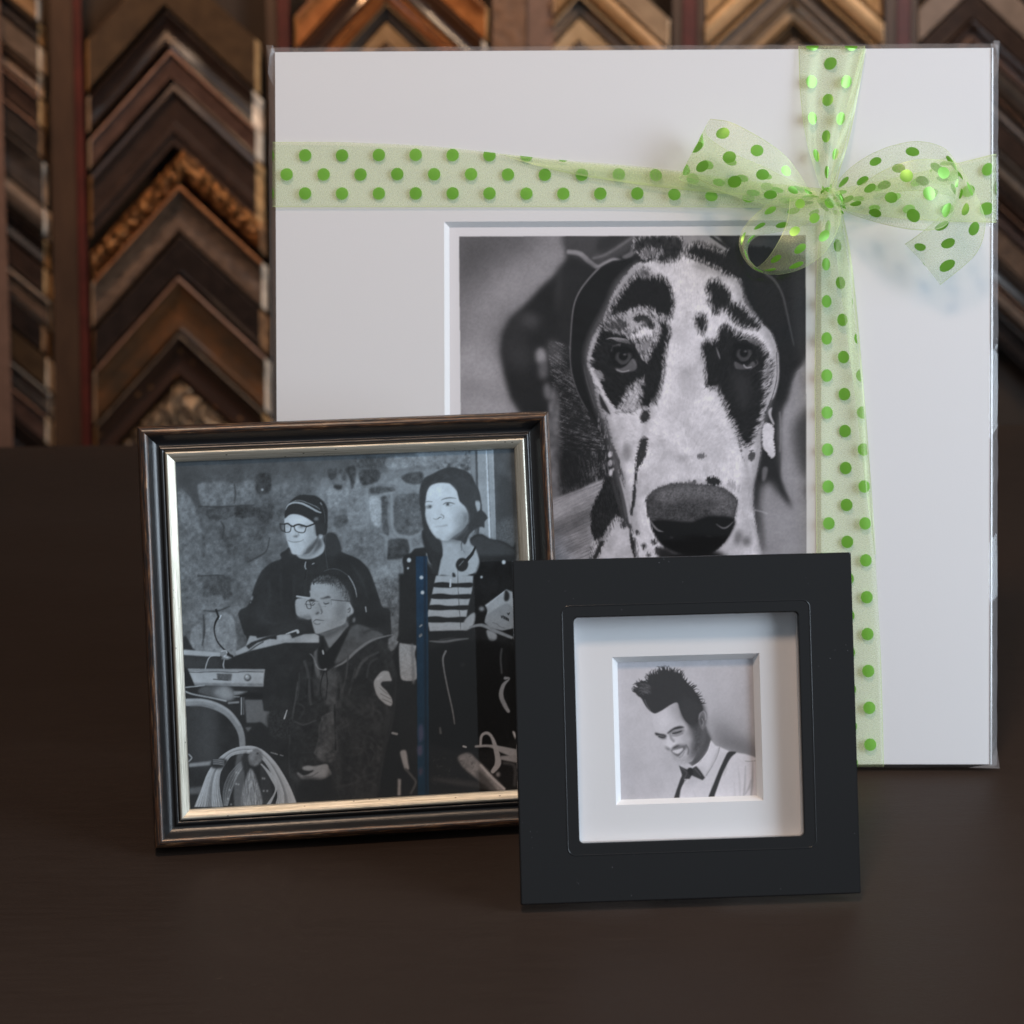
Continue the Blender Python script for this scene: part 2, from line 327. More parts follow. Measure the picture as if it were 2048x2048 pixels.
    P([(180,1105),(240,1110),(270,1150),(235,1175),(215,1160)], 120, fur=1.5, alpha=.8)
    L([(205,1260),(236,1390),(285,1500),(325,1610),(340,1680)], [16,20,16,12,8], 128, 1.4, .9, fur=1.6)
    P([(232,1290),(262,1330),(320,1440),(310,1450),(250,1390)], 45, 1.2)
    P([(480,1250),(565,1190),(570,1260),(545,1370),(520,1420),(400,1430),(430,1350)], 158, 3, fur=3.4, alpha=.9, tex=fine*45)
    for k in range(26):
        a = c.rng.rand(); b = c.rng.rand(); x, y = 400+150*a, 1430-200*a*b; L([(x,y),(x+40,y-75)], [3,8,2], 70+110*c.rng.rand(), .8, .7)
    # small spots
    P([(580,1425),(630,1420),(635,1480),(590,1530),(560,1490)], 50, fur=1.6, tex=bt)
    P([(575,1640),(620,1650),(615,1740),(580,1830),(530,1920),(525,1830),(545,1720)], 52, fur=1.6, tex=bt)
    E(450,1765,34,70,124,4)
    P([(1110,400),(1150,378),(1210,405),(1272,480),(1292,550),(1370,590),(1445,660),(1520,730),(1500,775),(1420,755),(1340,725),(1290,675),(1240,610),(1160,655),(1140,590),(1100,560),(1130,500),(1088,470)], D+3, fur=2.2, tex=bt)
    P([(1010,665),(1070,665),(1090,730),(1062,805),(1018,765)], 40, fur=2.2, tex=bt)
    P([(1200,770),(1250,740),(1310,790),(1400,830),(1480,850),(1560,930),(1580,1010),(1560,1110),(1600,1130),(1600,1220),(1560,1320),(1540,1420),(1505,1540),(1465,1650),(1420,1720),(1370,1650),(1320,1540),(1262,1430),(1222,1330),(1180,1250),(1100,1230),(1088,1130),(1070,1000),(1060,900),(1100,860),(1175,860)], D, fur=2.2, tex=bt)
    P([(1300,1120),(1420,1150),(1440,1300),(1400,1420),(1320,1300)], 54, 8, alpha=.7)
    L([(1170,920),(1190,980),(1200,1010)], [4,14,4], 120, 1, .8)
    L([(1120,850),(1140,900)], [14,4], 150, 1.5)
    for k in range(16):
        a = k/15.; L([(1340+a*150,865-20*np.sin(a*2.6)),(1400+a*130,850+a*30),(1440+a*120,880+a*60)], [2,6,2], 100+36*np.sin(k*1.9), .5, .75)
    P([(1580,1010),(1620,1060),(1600,1180),(1560,1250),(1560,1120)], 110, fur=2.6, alpha=.75)
    for k in range(7): L([(1530,1130+k*24),(1570,1140+k*22)], [2,5], 125, .5, .7)
    P([(1665,960),(1672,1150),(1640,1300),(1600,1340),(1630,1200),(1650,1050)], 150, 1.2, tex=fine*14)
    L([(1652,960),(1655,1150),(1622,1300),(1560,1450)], 5, 40, .7)
    # eyes
    for ex, ey, s in ((430,1000,1.),(1395,975,.95)):
        E(ex-10,ey,100*s,80*s,24,3); E(ex,ey,70*s,66*s,50,1.6); E(ex,ey,60*s,58*s,64,1.2); E(ex-4,ey-12,36*s,36*s,20,1.2); E(ex-16,ey-62,80*s,24,20,1.6,8); E(ex+8,ey-24,14,8,84,.9)
        L([(ex-62*s,ey+30),(ex-20,ey+64),(ex+30,ey+50),(ex+66*s,ey+4)], 12, 26, 1)
    P([(358,1082),(400,1088),(450,1064),(500,1008),(532,1042),(520,1102),(400,1118)], 84, 1.2); L([(375,1098),(420,1114),(470,1104)], 8, 128, .8); L([(505,1020),(524,1060)], 10, 96, 1)
    P([(1318,1032),(1370,1056),(1420,1066),(1462,1030),(1482,1062),(1432,1090),(1330,1090)], 76, 1.2); L([(1390,1060),(1412,1082),(1450,1076)], 9, 138, .7); L([(1320,1040),(1335,1084)], 5, 86, .6)
    L([(1490,1020),(1500,1050),(1440,1096)], 5, 78, .6)
    # right of the muzzle
    c.view(1100, 640, 4)
    P([(1780,680),(1800,640),(1860,700),(1852,1100),(1842,1230),(1870,1330),(1932,1480),(1932,1560),(1850,1440),(1790,1320),(1700,1330),(1690,1480),(1640,1500),(1640,1300),(1680,1150),(1700,1000),(1700,880),(1790,880)], 40, 3, smooth=True)
    P([(1710,835),(1785,850),(1790,960),(1800,1080),(1770,1100),(1735,1060),(1700,990)], 176, 1.1, fur=1.)
    P([(1745,740),(1775,700),(1770,760),(1795,830),(1780,830)], 150, .8)
    L([(1838,740),(1846,900),(1840,1050)], 14, 84, 2)
    P([(1860,740),(2100,560),(2100,1260),(1940,1300),(1880,1240),(1850,1100)], 130, 7)
    P([(1950,860),(2100,700),(2100,1260),(1990,1180)], 66, 10)
    P([(1700,1190),(1740,1180),(1730,1260),(1700,1290)], 105, 1.6, alpha=.8)
    P([(1690,1350),(1760,1300),(1830,1400),(1940,1490),(2100,1560),(2100,2300),(1720,2300),(1690,1880),(1670,1600)], 128, 7)
    P([(1640,1500),(1690,1540),(1720,1800),(1690,1850),(1655,1650)], 74, 5, alpha=.8)
    L([(1640,1520),(1700,1535),(1740,1550)], 8, 160, 2, .7)
    L([(1500,930),(1530,1040),(1552,1130)], [14,12,5], 70, 1.2, fur=1.6); E(1612,1085,24,46,72,2.2,fur=1.2); L([(1560,1150),(1600,1280),(1590,1400)], 8, 150, 2)
    P([(1480,1640),(1560,1660),(1600,1800),(1560,1880),(1400,1900),(1440,1760)], 150, 9, alpha=.8)
    E(1500,1740,30,60,96,5,10); E(1572,1770,34,40,96,5)
    # jowls and folds, lower left
    P([(20,1425),(200,1370),(440,1280),(470,1500),(520,1660),(420,1800),(400,2300),(-100,2300),(-100,1440)], 120, 1.6, tex=c.lic(np.full((c.h,c.w),-.42),14)*34+mid*30)
    P([(0,1480),(330,1350),(330,1420),(20,1600)], 150, 7, alpha=.5); P([(20,1640),(330,1520),(330,1600),(30,1760)], 70, 7, alpha=.6)
    P([(-100,1290),(20,1330),(90,1390),(10,1420),(-100,1440)], 96, 4)
    P([(440,1275),(402,1360),(335,1500),(325,1610),(345,1745),(395,1770),(440,1700),(520,1560),(570,1480),(550,1380),(500,1270)], 36, fur=1.6, tex=fine*22)
    P([(430,1790),(520,1590),(590,1620),(660,1700),(700,1920),(700,2300),(320,2300),(330,1850),(400,1770)], 158, fur=2.5, tex=mid*30)
    L([(410,1780),(385,1850),(360,1900)], 40, 50, 3, fur=1.6)
    L([(500,1280),(540,1420),(590,1560),(640,1660)], [20,34,20,24], 56, 1.8, fur=1.6); E(590,1640,24,30,60,2.4,fur=1.5)
    L([(560,1260),(600,1400),(630,1540),(640,1620)], [8,18,22,10], 150, 1.8)
    L([(700,1150),(686,1230),(676,1360),(664,1480),(652,1560)], [14,14,26,30,12], 50, 1.6, fur=1.6)
    L([(505,1010),(540,1120),(580,1260),(600,1340)], [10,22,18,10], 62, 1.8, .9, fur=1.6)
    L([(640,1680),(660,1780),(680,1900)], [16,30,22], 46, 2, fur=1.6)
    for x, y, rx, ry in ((480,1075,16,26),(482,1145,16,26),(486,1220,15,28),(505,1195,7,12)): E(x,y,rx,ry,168,1,10)
    for k in range(60):
        x, y = 370+c.rng.rand()*100, 740+c.rng.rand()*420; x += (y-740)*.12; L([(x,y),(x+8-16*c.rng.rand(),y+24)], 5, 80+c.rng.rand()*70, .5, .75)
    # nose
    nose = [(768,1430),(815,1370),(900,1325),(1050,1300),(1200,1310),(1330,1322),(1440,1370),(1497,1430),(1492,1520),(1470,1640),(1420,1745),(1340,1835),(1240,1885),(1100,1885),(940,1835),(850,1745),(798,1620),(772,1520)]
    P([(740,1400),(800,1330),(950,1280),(1200,1280),(1400,1320),(1530,1400),(1520,1560),(1470,1750),(1300,1920),(950,1920),(800,1760),(740,1560)], 168, 4, alpha=.5)
    L([(762,1400),(765,1500),(790,1640),(850,1760),(950,1850)], 14, 200, 1.4, .7)
    P(nose, 64, fur=1.2, tex=c.noise(2.2,2)*26+rough*14)
    P([(830,1400),(920,1340),(1150,1315),(1360,1345),(1440,1420),(1400,1470),(1200,1430),(1000,1450),(870,1460)], 98, 7, tex=c.noise(2.2,2)*40, alpha=.8)
    P([(1350,1460),(1480,1440),(1470,1570),(1380,1560),(1300,1540)], 92, 5, tex=c.noise(2,2)*44, alpha=.7)
    P([(815,1620),(920,1600),(1120,1620),(1240,1575),(1340,1570),(1478,1600),(1430,1735),(1340,1828),(1240,1878),(1100,1878),(940,1828),(855,1740)], 20, 2.6)
    L([(805,1610),(840,1660),(870,1684),(905,1694)], [6,16,14,5], 104, 1); L([(1330,1632),(1380,1664),(1420,1655),(1465,1615)], [4,12,14,5], 92, 1)
    E(970,1740,20,10,44,1); E(1270,1730,30,10,38,1.5)
    P([(1245,1285),(1300,1250),(1360,1280),(1370,1310),(1310,1325),(1265,1315)], 42, fur=1.8, tex=bt); E(1135,1300,40,16,84,3,fur=1.6)
    E(1460,1330,60,34,120,5,40,fur=1.5,alpha=.6); E(770,1360,26,60,130,5,20,alpha=.6)
    for x, y, r in ((750,1810,22),(832,1775,20),(868,1850,34),(700,1700,16),(790,1880,20)): E(x,y,r,r*1.1,60,2,fur=1.6)
    P([(880,1840),(1000,1860),(1060,1920),(1000,2300),(820,2300)], 40, 4); P([(1000,1880),(1400,1880),(1500,2300),(900,2300)], 24, 6)
    # grain and the sheet's white border round the picture
    c.a = c.a*(1+.06*c.noise(4, 2)+.05*c.noise(30, 2))[..., None]+(c.N*5)[..., None]
    c.a = np.clip((c.a-36)*1.16+27, 15, 212)*np.array([1., .985, 1.02])
    c.view(0, 0, 1); c.a0 = c.a.copy(); m = gblur(c.mask(c.T([(917.8,473),(1611.5,470.3),(1613,1105),(1613.5,1172),(924,1174),(921.5,829)])), .4)
    c.a = 205*np.array([.985,.98,1.])*(1-m[..., None])+c.a0*m[..., None]
    return c
def paint_crew():
    c = Canvas(330, 880, 1060, 1640, 70, 9)
    P = c.poly; L = c.line; E = c.ell; rg = c.rng; R = rg.rand
    nz = c.noise(7, 3); md = c.noise(24, 3); bg = c.noise(70, 2); fn = c.noise(2.4, 2); c.F = c.lic(np.full((c.h, c.w), 1.4), 5)
    A = (330, 890, 4.83); B = (640, 890, 4.83); Cc = (340, 1230, 4.83); Dd = (640, 1230, 4.83)
    # ---- stone wall
    c.view(*A)
    P([(0,0),(3700,0),(3700,3700),(0,3700)], 82, .5, smooth=False, tex=md*26+nz*22+bg*16)
    P([(1500,100),(3500,0),(3500,2400),(1700,1200)], 110, 50, tex=md*22+nz*18)
    P([(0,60),(2400,60),(2400,230),(0,330)], 66, 10, alpha=.8, tex=md*10)
    P([(100,200),(320,260),(320,520),(200,520),(100,420)], 54, 16); 
    def stone(p, v, k=26, s=1.7): P(p, 92+(v-84)*1.35, s, tex=nz*k+md*k*.8+fn*8)
    for p, v in (([(320,380),(400,370),(410,480),(400,590),(350,580),(320,450)],96),([(405,375),(660,372),(670,540),(560,570),(410,560)],88),([(680,380),(850,350),(860,520),(700,560),(675,480)],84),
                 ([(880,300),(1010,280),(1020,440),(900,470)],58),([(420,620),(640,600),(640,700),(430,720)],62),([(680,600),(850,590),(860,690),(690,700)],52),
                 ([(600,740),(900,720),(990,800),(1000,960),(930,1050),(780,1120),(640,1080),(590,900)],74),([(400,960),(560,920),(600,1040),(520,1120),(400,1060)],84),
                 ([(340,1100),(540,1080),(550,1250),(340,1260)],84),([(560,1110),(640,1110),(650,1250),(560,1250)],82),([(800,1200),(880,1100),(960,1110),(920,1240)],84),
                 ([(400,1300),(620,1280),(640,1450),(560,1500),(380,1460)],66),([(640,1300),(860,1290),(900,1400),(700,1500)],84),([(370,1500),(540,1450),(560,1600),(400,1620)],88),
                 ([(400,1640),(520,1610),(640,1640),(680,1760),(690,1932),(670,2100),(600,2180),(400,2160),(370,1932),(390,1760)],104),([(270,1760),(350,1740),(370,1932),(360,2150),(230,2170),(240,1900)],104),
                 ([(150,900),(330,850),(350,960),(330,1240),(200,1260),(140,1100)],84),([(150,1300),(340,1290),(360,1430),(300,1560),(160,1560)],78),([(650,1560),(760,1500),(800,1620),(700,1700)],84),
                 ([(120,420),(250,520),(330,700),(345,900),(240,880),(150,700)],88),([(1080,500),(1300,460),(1400,440),(1400,480),(1100,560)],78),([(870,620),(1010,560),(1060,640),(1000,760),(880,700)],62)): stone(p, v)
    for q in ([(330,590),(500,600),(660,590),(860,580)],[(670,380),(680,470),(670,560)],[(800,1130),(900,1080),(980,1020),(1010,900)],[(320,1265),(480,1260),(560,1262)],[(380,1600),(500,1605),(620,1560)],[(540,740),(570,800),(555,900)],[(370,1640),(380,1800),(360,1932)]): L(q, [10,16,8], 46, 2.2, .8)
    E(940,432,12,12,150,1)
    c.view(*B)
    for p, v in (([(80,240),(160,230),(150,310),(110,340),(80,300)],58),([(180,250),(240,240),(250,340),(200,330)],72),([(250,230),(330,200),(345,320),(310,430),(285,320)],54),([(385,250),(560,240),(575,330),(510,370),(400,380)],56),
                 ([(340,110),(630,110),(620,190),(580,222),(380,220)],68),([(660,120),(920,110),(930,200),(660,230)],98),([(800,290),(980,260),(990,360),(900,380),(810,350)],58),([(90,400),(260,420),(270,560),(160,640),(80,580)],104),
                 ([(300,440),(455,430),(450,700),(420,780),(300,790),(260,640)],100),([(590,480),(650,520),(650,700),(670,860),(620,860),(590,700)],72),([(470,520),(580,510),(590,720),(560,800),(480,680)],118),
                 ([(730,500),(830,470),(960,480),(1000,600),(990,800),(900,870),(780,860),(720,800),(710,640)],76),([(660,920),(820,900),(862,960),(850,1070),(640,1110),(650,1000)],62),([(270,860),(420,850),(440,1000),(420,1100),(260,1060)],84),
                 ([(430,860),(600,860),(620,1100),(440,1120)],92),([(500,1150),(780,1120),(800,1300),(520,1320)],100),([(900,900),(1010,850),(1010,930),(900,1000)],90),([(140,700),(250,680),(260,760),(150,800)],78),([(130,385),(210,390),(200,430),(140,420)],56),([(480,420),(560,400),(720,420),(700,450),(500,470)],72),
                 ([(940,60),(1150,60),(1160,170),(950,200)],94)): stone(p, v, 26)
    for q in ([(690,470),(690,600),(700,800),(760,880),(880,890),(980,850)],[(860,900),(880,1000),(860,1080)],[(455,430),(460,600),(450,760),(330,800)],[(560,500),(640,470),(720,460)],[(580,860),(640,900),(640,1100)]): L(q, [20,26,16], 124, 3, .8)
    L([(520,1335),(640,1332),(710,1328)], 8, 70, 1.2); P([(540,1350),(800,1340),(790,1900),(700,2250),(560,1760)], 92, 4, tex=nz*34+fn*16)
    P([(650,1600),(770,1500),(765,1900),(765,2000),(690,2080),(660,2040)], 88, 2, tex=nz*40)
    # window casing and door at the right
    P([(1455,50),(1900,20),(1900,1100),(1640,1000),(1500,850),(1460,300)], 76, 1.2, smooth=False, tex=md*12)
    P([(1160,180),(1330,160),(1390,190),(1380,60),(1450,50),(1450,240),(1160,240)], 92, 2, tex=nz*60)
    P([(1456,56),(1500,50),(1520,400),(1500,400),(1460,260)], 112, 1, smooth=False); P([(1500,52),(1520,52),(1535,860),(1515,860)], 66, 1, smooth=False)
    P([(1520,50),(1600,48),(1640,920),(1540,880)], 128, .8, smooth=False, tex=md*8); P([(1600,48),(1614,48),(1650,920),(1632,910)], 190, .8, smooth=False); P([(1618,46),(1668,44),(1700,940),(1654,925)], 130, .8, smooth=False); P([(1664,46),(1676,46),(1704,940),(1694,935)], 168, .7, smooth=False)
    P([(1676,46),(1870,40),(1880,300),(1870,1000),(1704,930)], 66, 2, smooth=False, tex=md*14); P([(1730,330),(1870,380),(1875,700),(1735,740)], 56, 4); P([(1730,740),(1875,720),(1880,1020),(1720,940)], 78, 5, tex=fn*18)
    # ---- standing man in the dark jacket (left)
    c.view(*A); J = 40
    P([(1110,1055),(1160,1020),(1210,990),(1290,1060),(1400,1100),(1520,1040),(1540,900),(1590,848),(1650,870),(1680,930),(1700,1000),(1705,1030),(1800,1070),(1880,1110),(1960,1190),(2010,1300),(2060,1450),(2100,1560),(2170,1590),(2180,1700),(2190,1932),(2190,2300),(1400,2300),(800,2150),(790,1880),(760,1820),(730,1720),(708,1640),(730,1590),(790,1560),(830,1480),(870,1350),(920,1240),(960,1190),(1020,1140),(1120,1100)], J, 1., tex=md*9+bg*8)
    for q in ([(1000,1300),(1010,1450),(980,1600)],[(1120,1250),(1120,1500)],[(1250,1260),(1240,1480)],[(1360,1200),(1355,1450)],[(880,1600),(960,1700),(1100,1720)],[(1800,1150),(1900,1300),(1960,1480)]): L(q, [10,34,8], 52, 5, .7)
    P([(1100,1700),(1260,1640),(1430,1720),(1440,1800),(1200,1860),(1080,1800)], 52, 14, alpha=.7)
    P([(1540,900),(1590,850),(1650,870),(1685,940),(1700,1030),(1560,1080),(1530,1000)], 48, 2.5)
    L([(1360,1130),(1352,1170),(1362,1200)], [8,12,6], 150, .8); L([(1424,1150),(1440,1142)], 10, 130, .8); L([(1362,1210),(1350,1300)], 6, 24, 1)
    L([(1555,880),(1548,1000),(1570,1190)], 4, 72, .8); E(838,1480,10,26,130,1.4,20); E(826,1520,6,10,120,1)
    # neck and face
    P([(1270,1060),(1300,1050),(1400,1040),(1480,900),(1500,880),(1540,960),(1535,1020),(1500,1060),(1440,1090),(1380,1102),(1320,1098),(1290,1085)], 148, 1)
    P([(1400,1060),(1460,980),(1490,890),(1520,960),(1490,1000),(1440,1050),(1380,1075),(1280,1060)], 72, 3)
    c.view(540, 960, 9.66)
    P([(280,780),(290,740),(370,680),(460,660),(560,675),(700,730),(820,810),(870,870),(895,1000),(905,1090),(860,1200),(760,1320),(680,1400),(600,1440),(500,1442),(430,1420),(395,1340),(345,1220),(315,1100),(300,1010),(285,900)], 178, .9)
    P([(720,880),(870,880),(900,1050),(880,1150),(760,1300),(640,1420),(600,1440),(640,1380),(690,1280),(700,1150),(730,1050)], 138, 4)
    P([(880,1150),(940,1130),(900,1240),(760,1370),(680,1420),(620,1440),(700,1330),(800,1240)], 66, 3)
    L([(640,1160),(690,1260),(670,1370)], 26, 140, 3, .8)
    P([(330,800),(460,720),(620,740),(600,820),(440,860)], 188, 5)
    L([(350,1168),(420,1195),(520,1198),(600,1180),(650,1150)], [10,14,16,14,8], 92, 1.1); L([(480,1230),(560,1235)], 14, 158, 2)
    P([(440,1085),(480,1070),(550,1060),(560,1040),(520,1110),(460,1105)], 76, 1.6); L([(545,1030),(560,1070)], 14, 120, 1.8); L([(480,960),(500,1040)], 26, 150, 3)
    P([(940,1050),(975,1035),(1020,1070),(1000,1120),(965,1125)], 158, 1)
    for x, y, rx, ry, v, a in ((330,1000,60,200,150,.5),(560,1290,140,60,160,.5),(420,1120,90,50,160,.5),(780,1000,90,200,150,.5),(640,1180,60,60,150,.5),(500,1380,110,40,150,.6),(370,720,90,50,160,.5)): E(x,y,rx,ry,v,4,alpha=a)
    # knitted cap
    P([(285,740),(290,600),(350,480),(440,370),(560,295),(700,285),(860,300),(960,350),(1040,420),(1090,510),(1115,620),(1110,900),(1100,990),(1070,1060),(960,1040),(900,1080),(880,900),(850,830),(740,750),(600,680),(470,655),(370,675)], 38, .8)
    P([(870,830),(1000,830),(1050,900),(1060,1050),(960,1040),(905,1070)], 44, 3)
    L([(300,575),(340,500),(400,455),(500,435),(620,455),(760,520),(900,600),(985,632)], [8,20,28,34,34,34,34,18], 142, .7); L([(400,430),(520,395),(620,405),(780,465),(900,520),(960,565)], [4,12,12,12,14,8], 118, .7)
    L([(975,440),(1000,480)], 18, 120, 1); L([(1010,520),(1055,650),(1065,830)], 6, 84, .9); P([(845,760),(880,715),(930,730),(930,780),(870,785)], 96, 1.4)
    # glasses
    for q in ([(285,850),(340,845),(400,880),(400,960),(370,1005),(290,1000)],[(470,880),(560,855),(690,890),(690,940),(660,1010),(580,1015),(510,990),(475,940)]):
        q = q+[q[0]]; L(q, 18, 38, .7)
    L([(280,852),(345,842),(400,880),(450,895),(480,880),(560,860),(700,898),(860,845)], 30, 34, .7); L([(195,850),(215,960),(285,995)], 26, 48, 1.6, .9); L([(200,850),(285,855)], 22, 42, 1)
    P([(540,890),(640,900),(640,930),(560,920)], 110, 2); P([(310,880),(370,890),(370,910),(310,900)], 110, 2); E(610,890,26,12,50,1.4)
    # ---- seated man
    c.view(*A)
    P([(1395,1410),(1400,1470),(1270,1490),(1262,1600),(1280,1650),(1330,1672),(1420,1665),(1430,1440)], 150, 1); L([(1275,1462),(1330,1470),(1400,1480)], 16, 176, 1); P([(1270,1660),(1300,1680),(1420,1680),(1400,1640),(1330,1650)], 100, 2.5, alpha=.7)
    c.view(580, 1120, 9.66)
    P([(480,1400),(640,1400),(900,1320),(1080,1180),(1130,1260),(1120,1320),(860,1600),(760,1700),(700,1580),(620,1460)], 116, 1.5)
    P([(480,1400),(620,1440),(760,1400),(900,1310),(1040,1210),(1110,1260),(900,1400),(760,1480),(650,1490)], 66, 4)
    P([(395,640),(400,500),(440,420),(560,350),(700,320),(840,350),(950,420),(1050,540),(1110,650),(1150,780),(1140,900),(1100,1100),(1050,1230),(900,1300),(720,1370),(560,1420),(490,1410),(450,1300),(420,1180),(400,1000),(395,800)], 148, 1)
    P([(760,500),(900,480),(1050,600),(1130,760),(1100,1000),(1060,1180),(900,1280),(760,1340),(800,1180),(900,1050),(900,860),(850,700)], 124, 6)
    P([(860,900),(1040,860),(1080,1000),(980,1120),(860,1060)], 112, 6, alpha=.8)
    P([(400,470),(440,400),(560,330),(700,300),(860,340),(960,410),(1060,530),(1130,660),(1160,800),(1100,790),(1020,700),(940,560),(820,470),(700,450),(560,440),(480,460)], 66, 1.6, fur=1.5, tex=fn*50)
    P([(640,340),(840,350),(900,420),(820,450),(700,430)], 56, 3, tex=fn*30); P([(860,420),(980,500),(1080,680),(1090,800),(1000,700),(920,540)], 108, 3.4, tex=fn*46)
    for k in range(40): 
        a = R(); x, y = 560+560*a, 350+ 330*a*a+R()*90; L([(x,y),(x+8,y+46)], 6, 60+60*R(), .9, .7)
    P([(370,770),(400,755),(470,765),(485,790),(400,800)], 42, 1.2); P([(575,745),(640,730),(740,695),(790,730),(740,735),(640,755)], 52, 1.3)
    P([(590,790),(700,770),(790,790),(770,860),(660,870)], 128, 4); L([(650,825),(690,850),(750,830)], [8,22,12], 44, 1); L([(410,880),(450,870),(480,840)], [8,16,6], 52, 1.2)
    L([(560,790),(560,860),(600,900),(700,900)], 6, 90, .9, .8); L([(790,770),(800,870)], 8, 96, .9, .7); L([(800,768),(960,785),(1150,800)], [10,14,14], 58, .7)
    L([(310,850),(320,800),(370,790),(395,850),(405,930),(345,935),(320,880),(310,840)], 14, 48, .7); L([(290,850),(400,862),(470,800),(540,800)], 9, 62, .7)
    P([(520,860),(560,840),(600,960),(620,1010),(560,1050),(500,1050),(470,1040)], 136, 3); L([(560,850),(600,940),(620,1000)], 20, 98, 3, .8); P([(490,1045),(540,1005),(565,1020),(520,1050)], 54, 1.4); L([(600,960),(618,1010),(600,1040)], 14, 84, 1.8)
    L([(450,1195),(500,1155),(560,1160),(650,1170)], [10,18,18,10], 78, 1.3); L([(470,1220),(520,1244),(580,1230)], 14, 92, 2); L([(480,1195),(570,1200)], 18, 150, 2)
    P([(1090,870),(1140,810),(1190,890),(1228,960),(1220,1030),(1160,1070),(1110,1100),(1100,980)], 136, 1); L([(1120,960),(1160,930),(1150,1000),(1120,1010)], 12, 66, 1.2); L([(1150,860),(1190,930),(1195,1010)], 12, 170, 1.6); E(1236,1160,22,50,118,1.6,10)
    # headset
    L([(660,215),(740,185),(850,170),(960,195),(1080,270),(1140,320)], 10, 78, .9); L([(1130,310),(1200,420),(1260,560),(1290,715)], [16,20,18,10], 138, .9)
    # jacket of the seated man
    c.view(*Cc)
    P([(1480,200),(1540,330),(1700,130),(1780,90),(1900,110),(2060,250),(2180,310),(2210,560),(2180,900),(2130,1300),(2080,1700),(2050,2000),(2050,2200),(1200,2200),(1160,1600),(1150,1330),(1180,1040),(1220,800),(1260,500),(1310,420),(1320,360),(1400,310)], 44, 1.1, tex=md*14+nz*10)
    P([(1470,210),(1500,340),(1540,330),(1740,120),(1690,260),(1590,480),(1520,560),(1440,470),(1430,320)], 30, 1)
    P([(1480,215),(1430,300),(1420,430),(1450,560),(1420,600),(1390,460),(1400,330)], 92, 1.6)
    P([(1760,110),(1860,100),(2060,190),(1990,230),(1840,330),(1700,430),(1590,470),(1640,350),(1700,220)], 84, 1.8, tex=md*24)
    L([(2150,190),(1960,240),(1820,330),(1690,450),(1600,500),(1520,560)], [8,24,26,18,10], 112, 1.8); L([(1880,170),(1980,130),(2080,170)], 24, 52, 3, .7)
    P([(1420,600),(1500,560),(1600,500),(1620,700),(1590,1000),(1620,1300),(1560,1420),(1420,1380),(1440,1200),(1480,1000),(1560,930),(1500,840),(1460,640)], 70, 2.4, tex=md*22+nz*16)
    L([(1322,362),(1360,380),(1390,420),(1410,480)], 9, 112, 1); L([(1310,370),(1400,310),(1440,240)], 5, 80, 1)
    L([(1500,520),(1470,600),(1450,720),(1470,820)], 8, 26, .8); L([(1510,540),(1520,660),(1505,820)], 8, 26, .8); L([(1410,480),(1440,520),(1500,530)], 8, 130, 1); L([(1475,345),(1482,375)], 14, 168, .9); E(1503,524,12,9,150,1)
    for q, w, v in (([(1300,450),(1330,560),(1350,800),(1360,860)],26,66),([(1380,480),(1370,640),(1380,800)],18,28),([(1620,560),(1660,720),(1640,880)],34,62),([(1720,400),(1700,600),(1660,740)],16,70),([(1790,520),(1760,640),(1730,760)],22,60),
                    ([(1900,420),(1840,480),(1790,600)],26,76),([(1860,440),(1930,400),(2010,360)],20,66),([(2000,420),(1930,470),(1900,600)],16,60),([(1230,850),(1300,900),(1250,1000)],20,54),([(1190,1020),(1290,1060),(1400,1020)],10,78),([(1500,980),(1450,1060),(1440,1200),(1400,1330)],16,76),
                    ([(1560,940),(1480,980),(1470,1010)],14,88),([(1700,1000),(1740,1160)],12,54),([(1800,1280),(1880,1310),(1920,1400)],18,58),([(1880,1160),(1960,1200),(2020,1280)],16,56),([(1960,760),(2040,800),(2100,900)],20,54),([(1960,900),(2040,950)],16,60),([(1440,1280),(1400,1340),(1500,1370),(1540,1340)],10,84),
                    ([(1940,1280),(1980,1340),(1960,1400)],14,60),([(1250,560),(1240,760),(1220,820)],12,62),([(1330,620),(1320,760)],12,24),([(2180,700),(2110,1100),(2050,1500)],30,50),([(1590,870),(1600,1300)],14,26),([(1980,640),(2030,700),(1990,760)],20,58)): L(q, w, v, 2.2, .85)
    for k in range(60):
        x, y = 1250+R()*850, 560+R()*1000; s_ = rg.randn()*.6; l = 60+R()*120; L([(x,y),(x+l*.3+20*rg.randn(),y+l*.5),(x+l*s_,y+l)], [4,14+R()*16,4], 30 if R() < .45 else 62+R()*20, 5., .42)
    for k in range(50):
        x, y = 800+R()*1200, 1200+R()*620; L([(x,y),(x+20*rg.randn(),y+60),(x+30*rg.randn(),y+130)], [6,30,6], 30 if R() < .5 else 54, 5, .4)
    # hand in the lap
    P([(1280,1470),(1330,1455),(1400,1460),(1510,1440),(1535,1480),(1560,1540),(1500,1580),(1420,1600),(1340,1600),(1270,1590),(1230,1540),(1235,1520),(1290,1550),(1350,1530),(1390,1500),(1340,1505),(1290,1495)], 132, 1.2)
    L([(1290,1560),(1360,1560),(1430,1520)], 10, 100, 1.6); P([(1160,1540),(1240,1545),(1300,1640),(1320,1730),(1290,1750),(1230,1640)], 60, 3.5)
    P([(1540,1480),(1560,1540),(1600,1700),(1700,2200),(1200,2200),(1240,1620),(1500,1580)], 36, 4)
    # ---- left bottom: table, case, rope
    P([(110,330),(250,345),(490,370),(500,430),(620,400),(760,350),(1100,270),(1440,268),(1420,330),(1340,380),(1260,440),(1210,800),(1160,1100),(1160,1600),(1250,1900),(1100,2200),(110,2200)], 40, 1.2, tex=md*9)
    P([(110,400),(320,410),(420,400),(480,430),(500,520),(110,520)], 56, 8)
    P([(120,335),(300,345),(490,362),(510,392),(360,400),(125,385)], 150, 1, smooth=False)
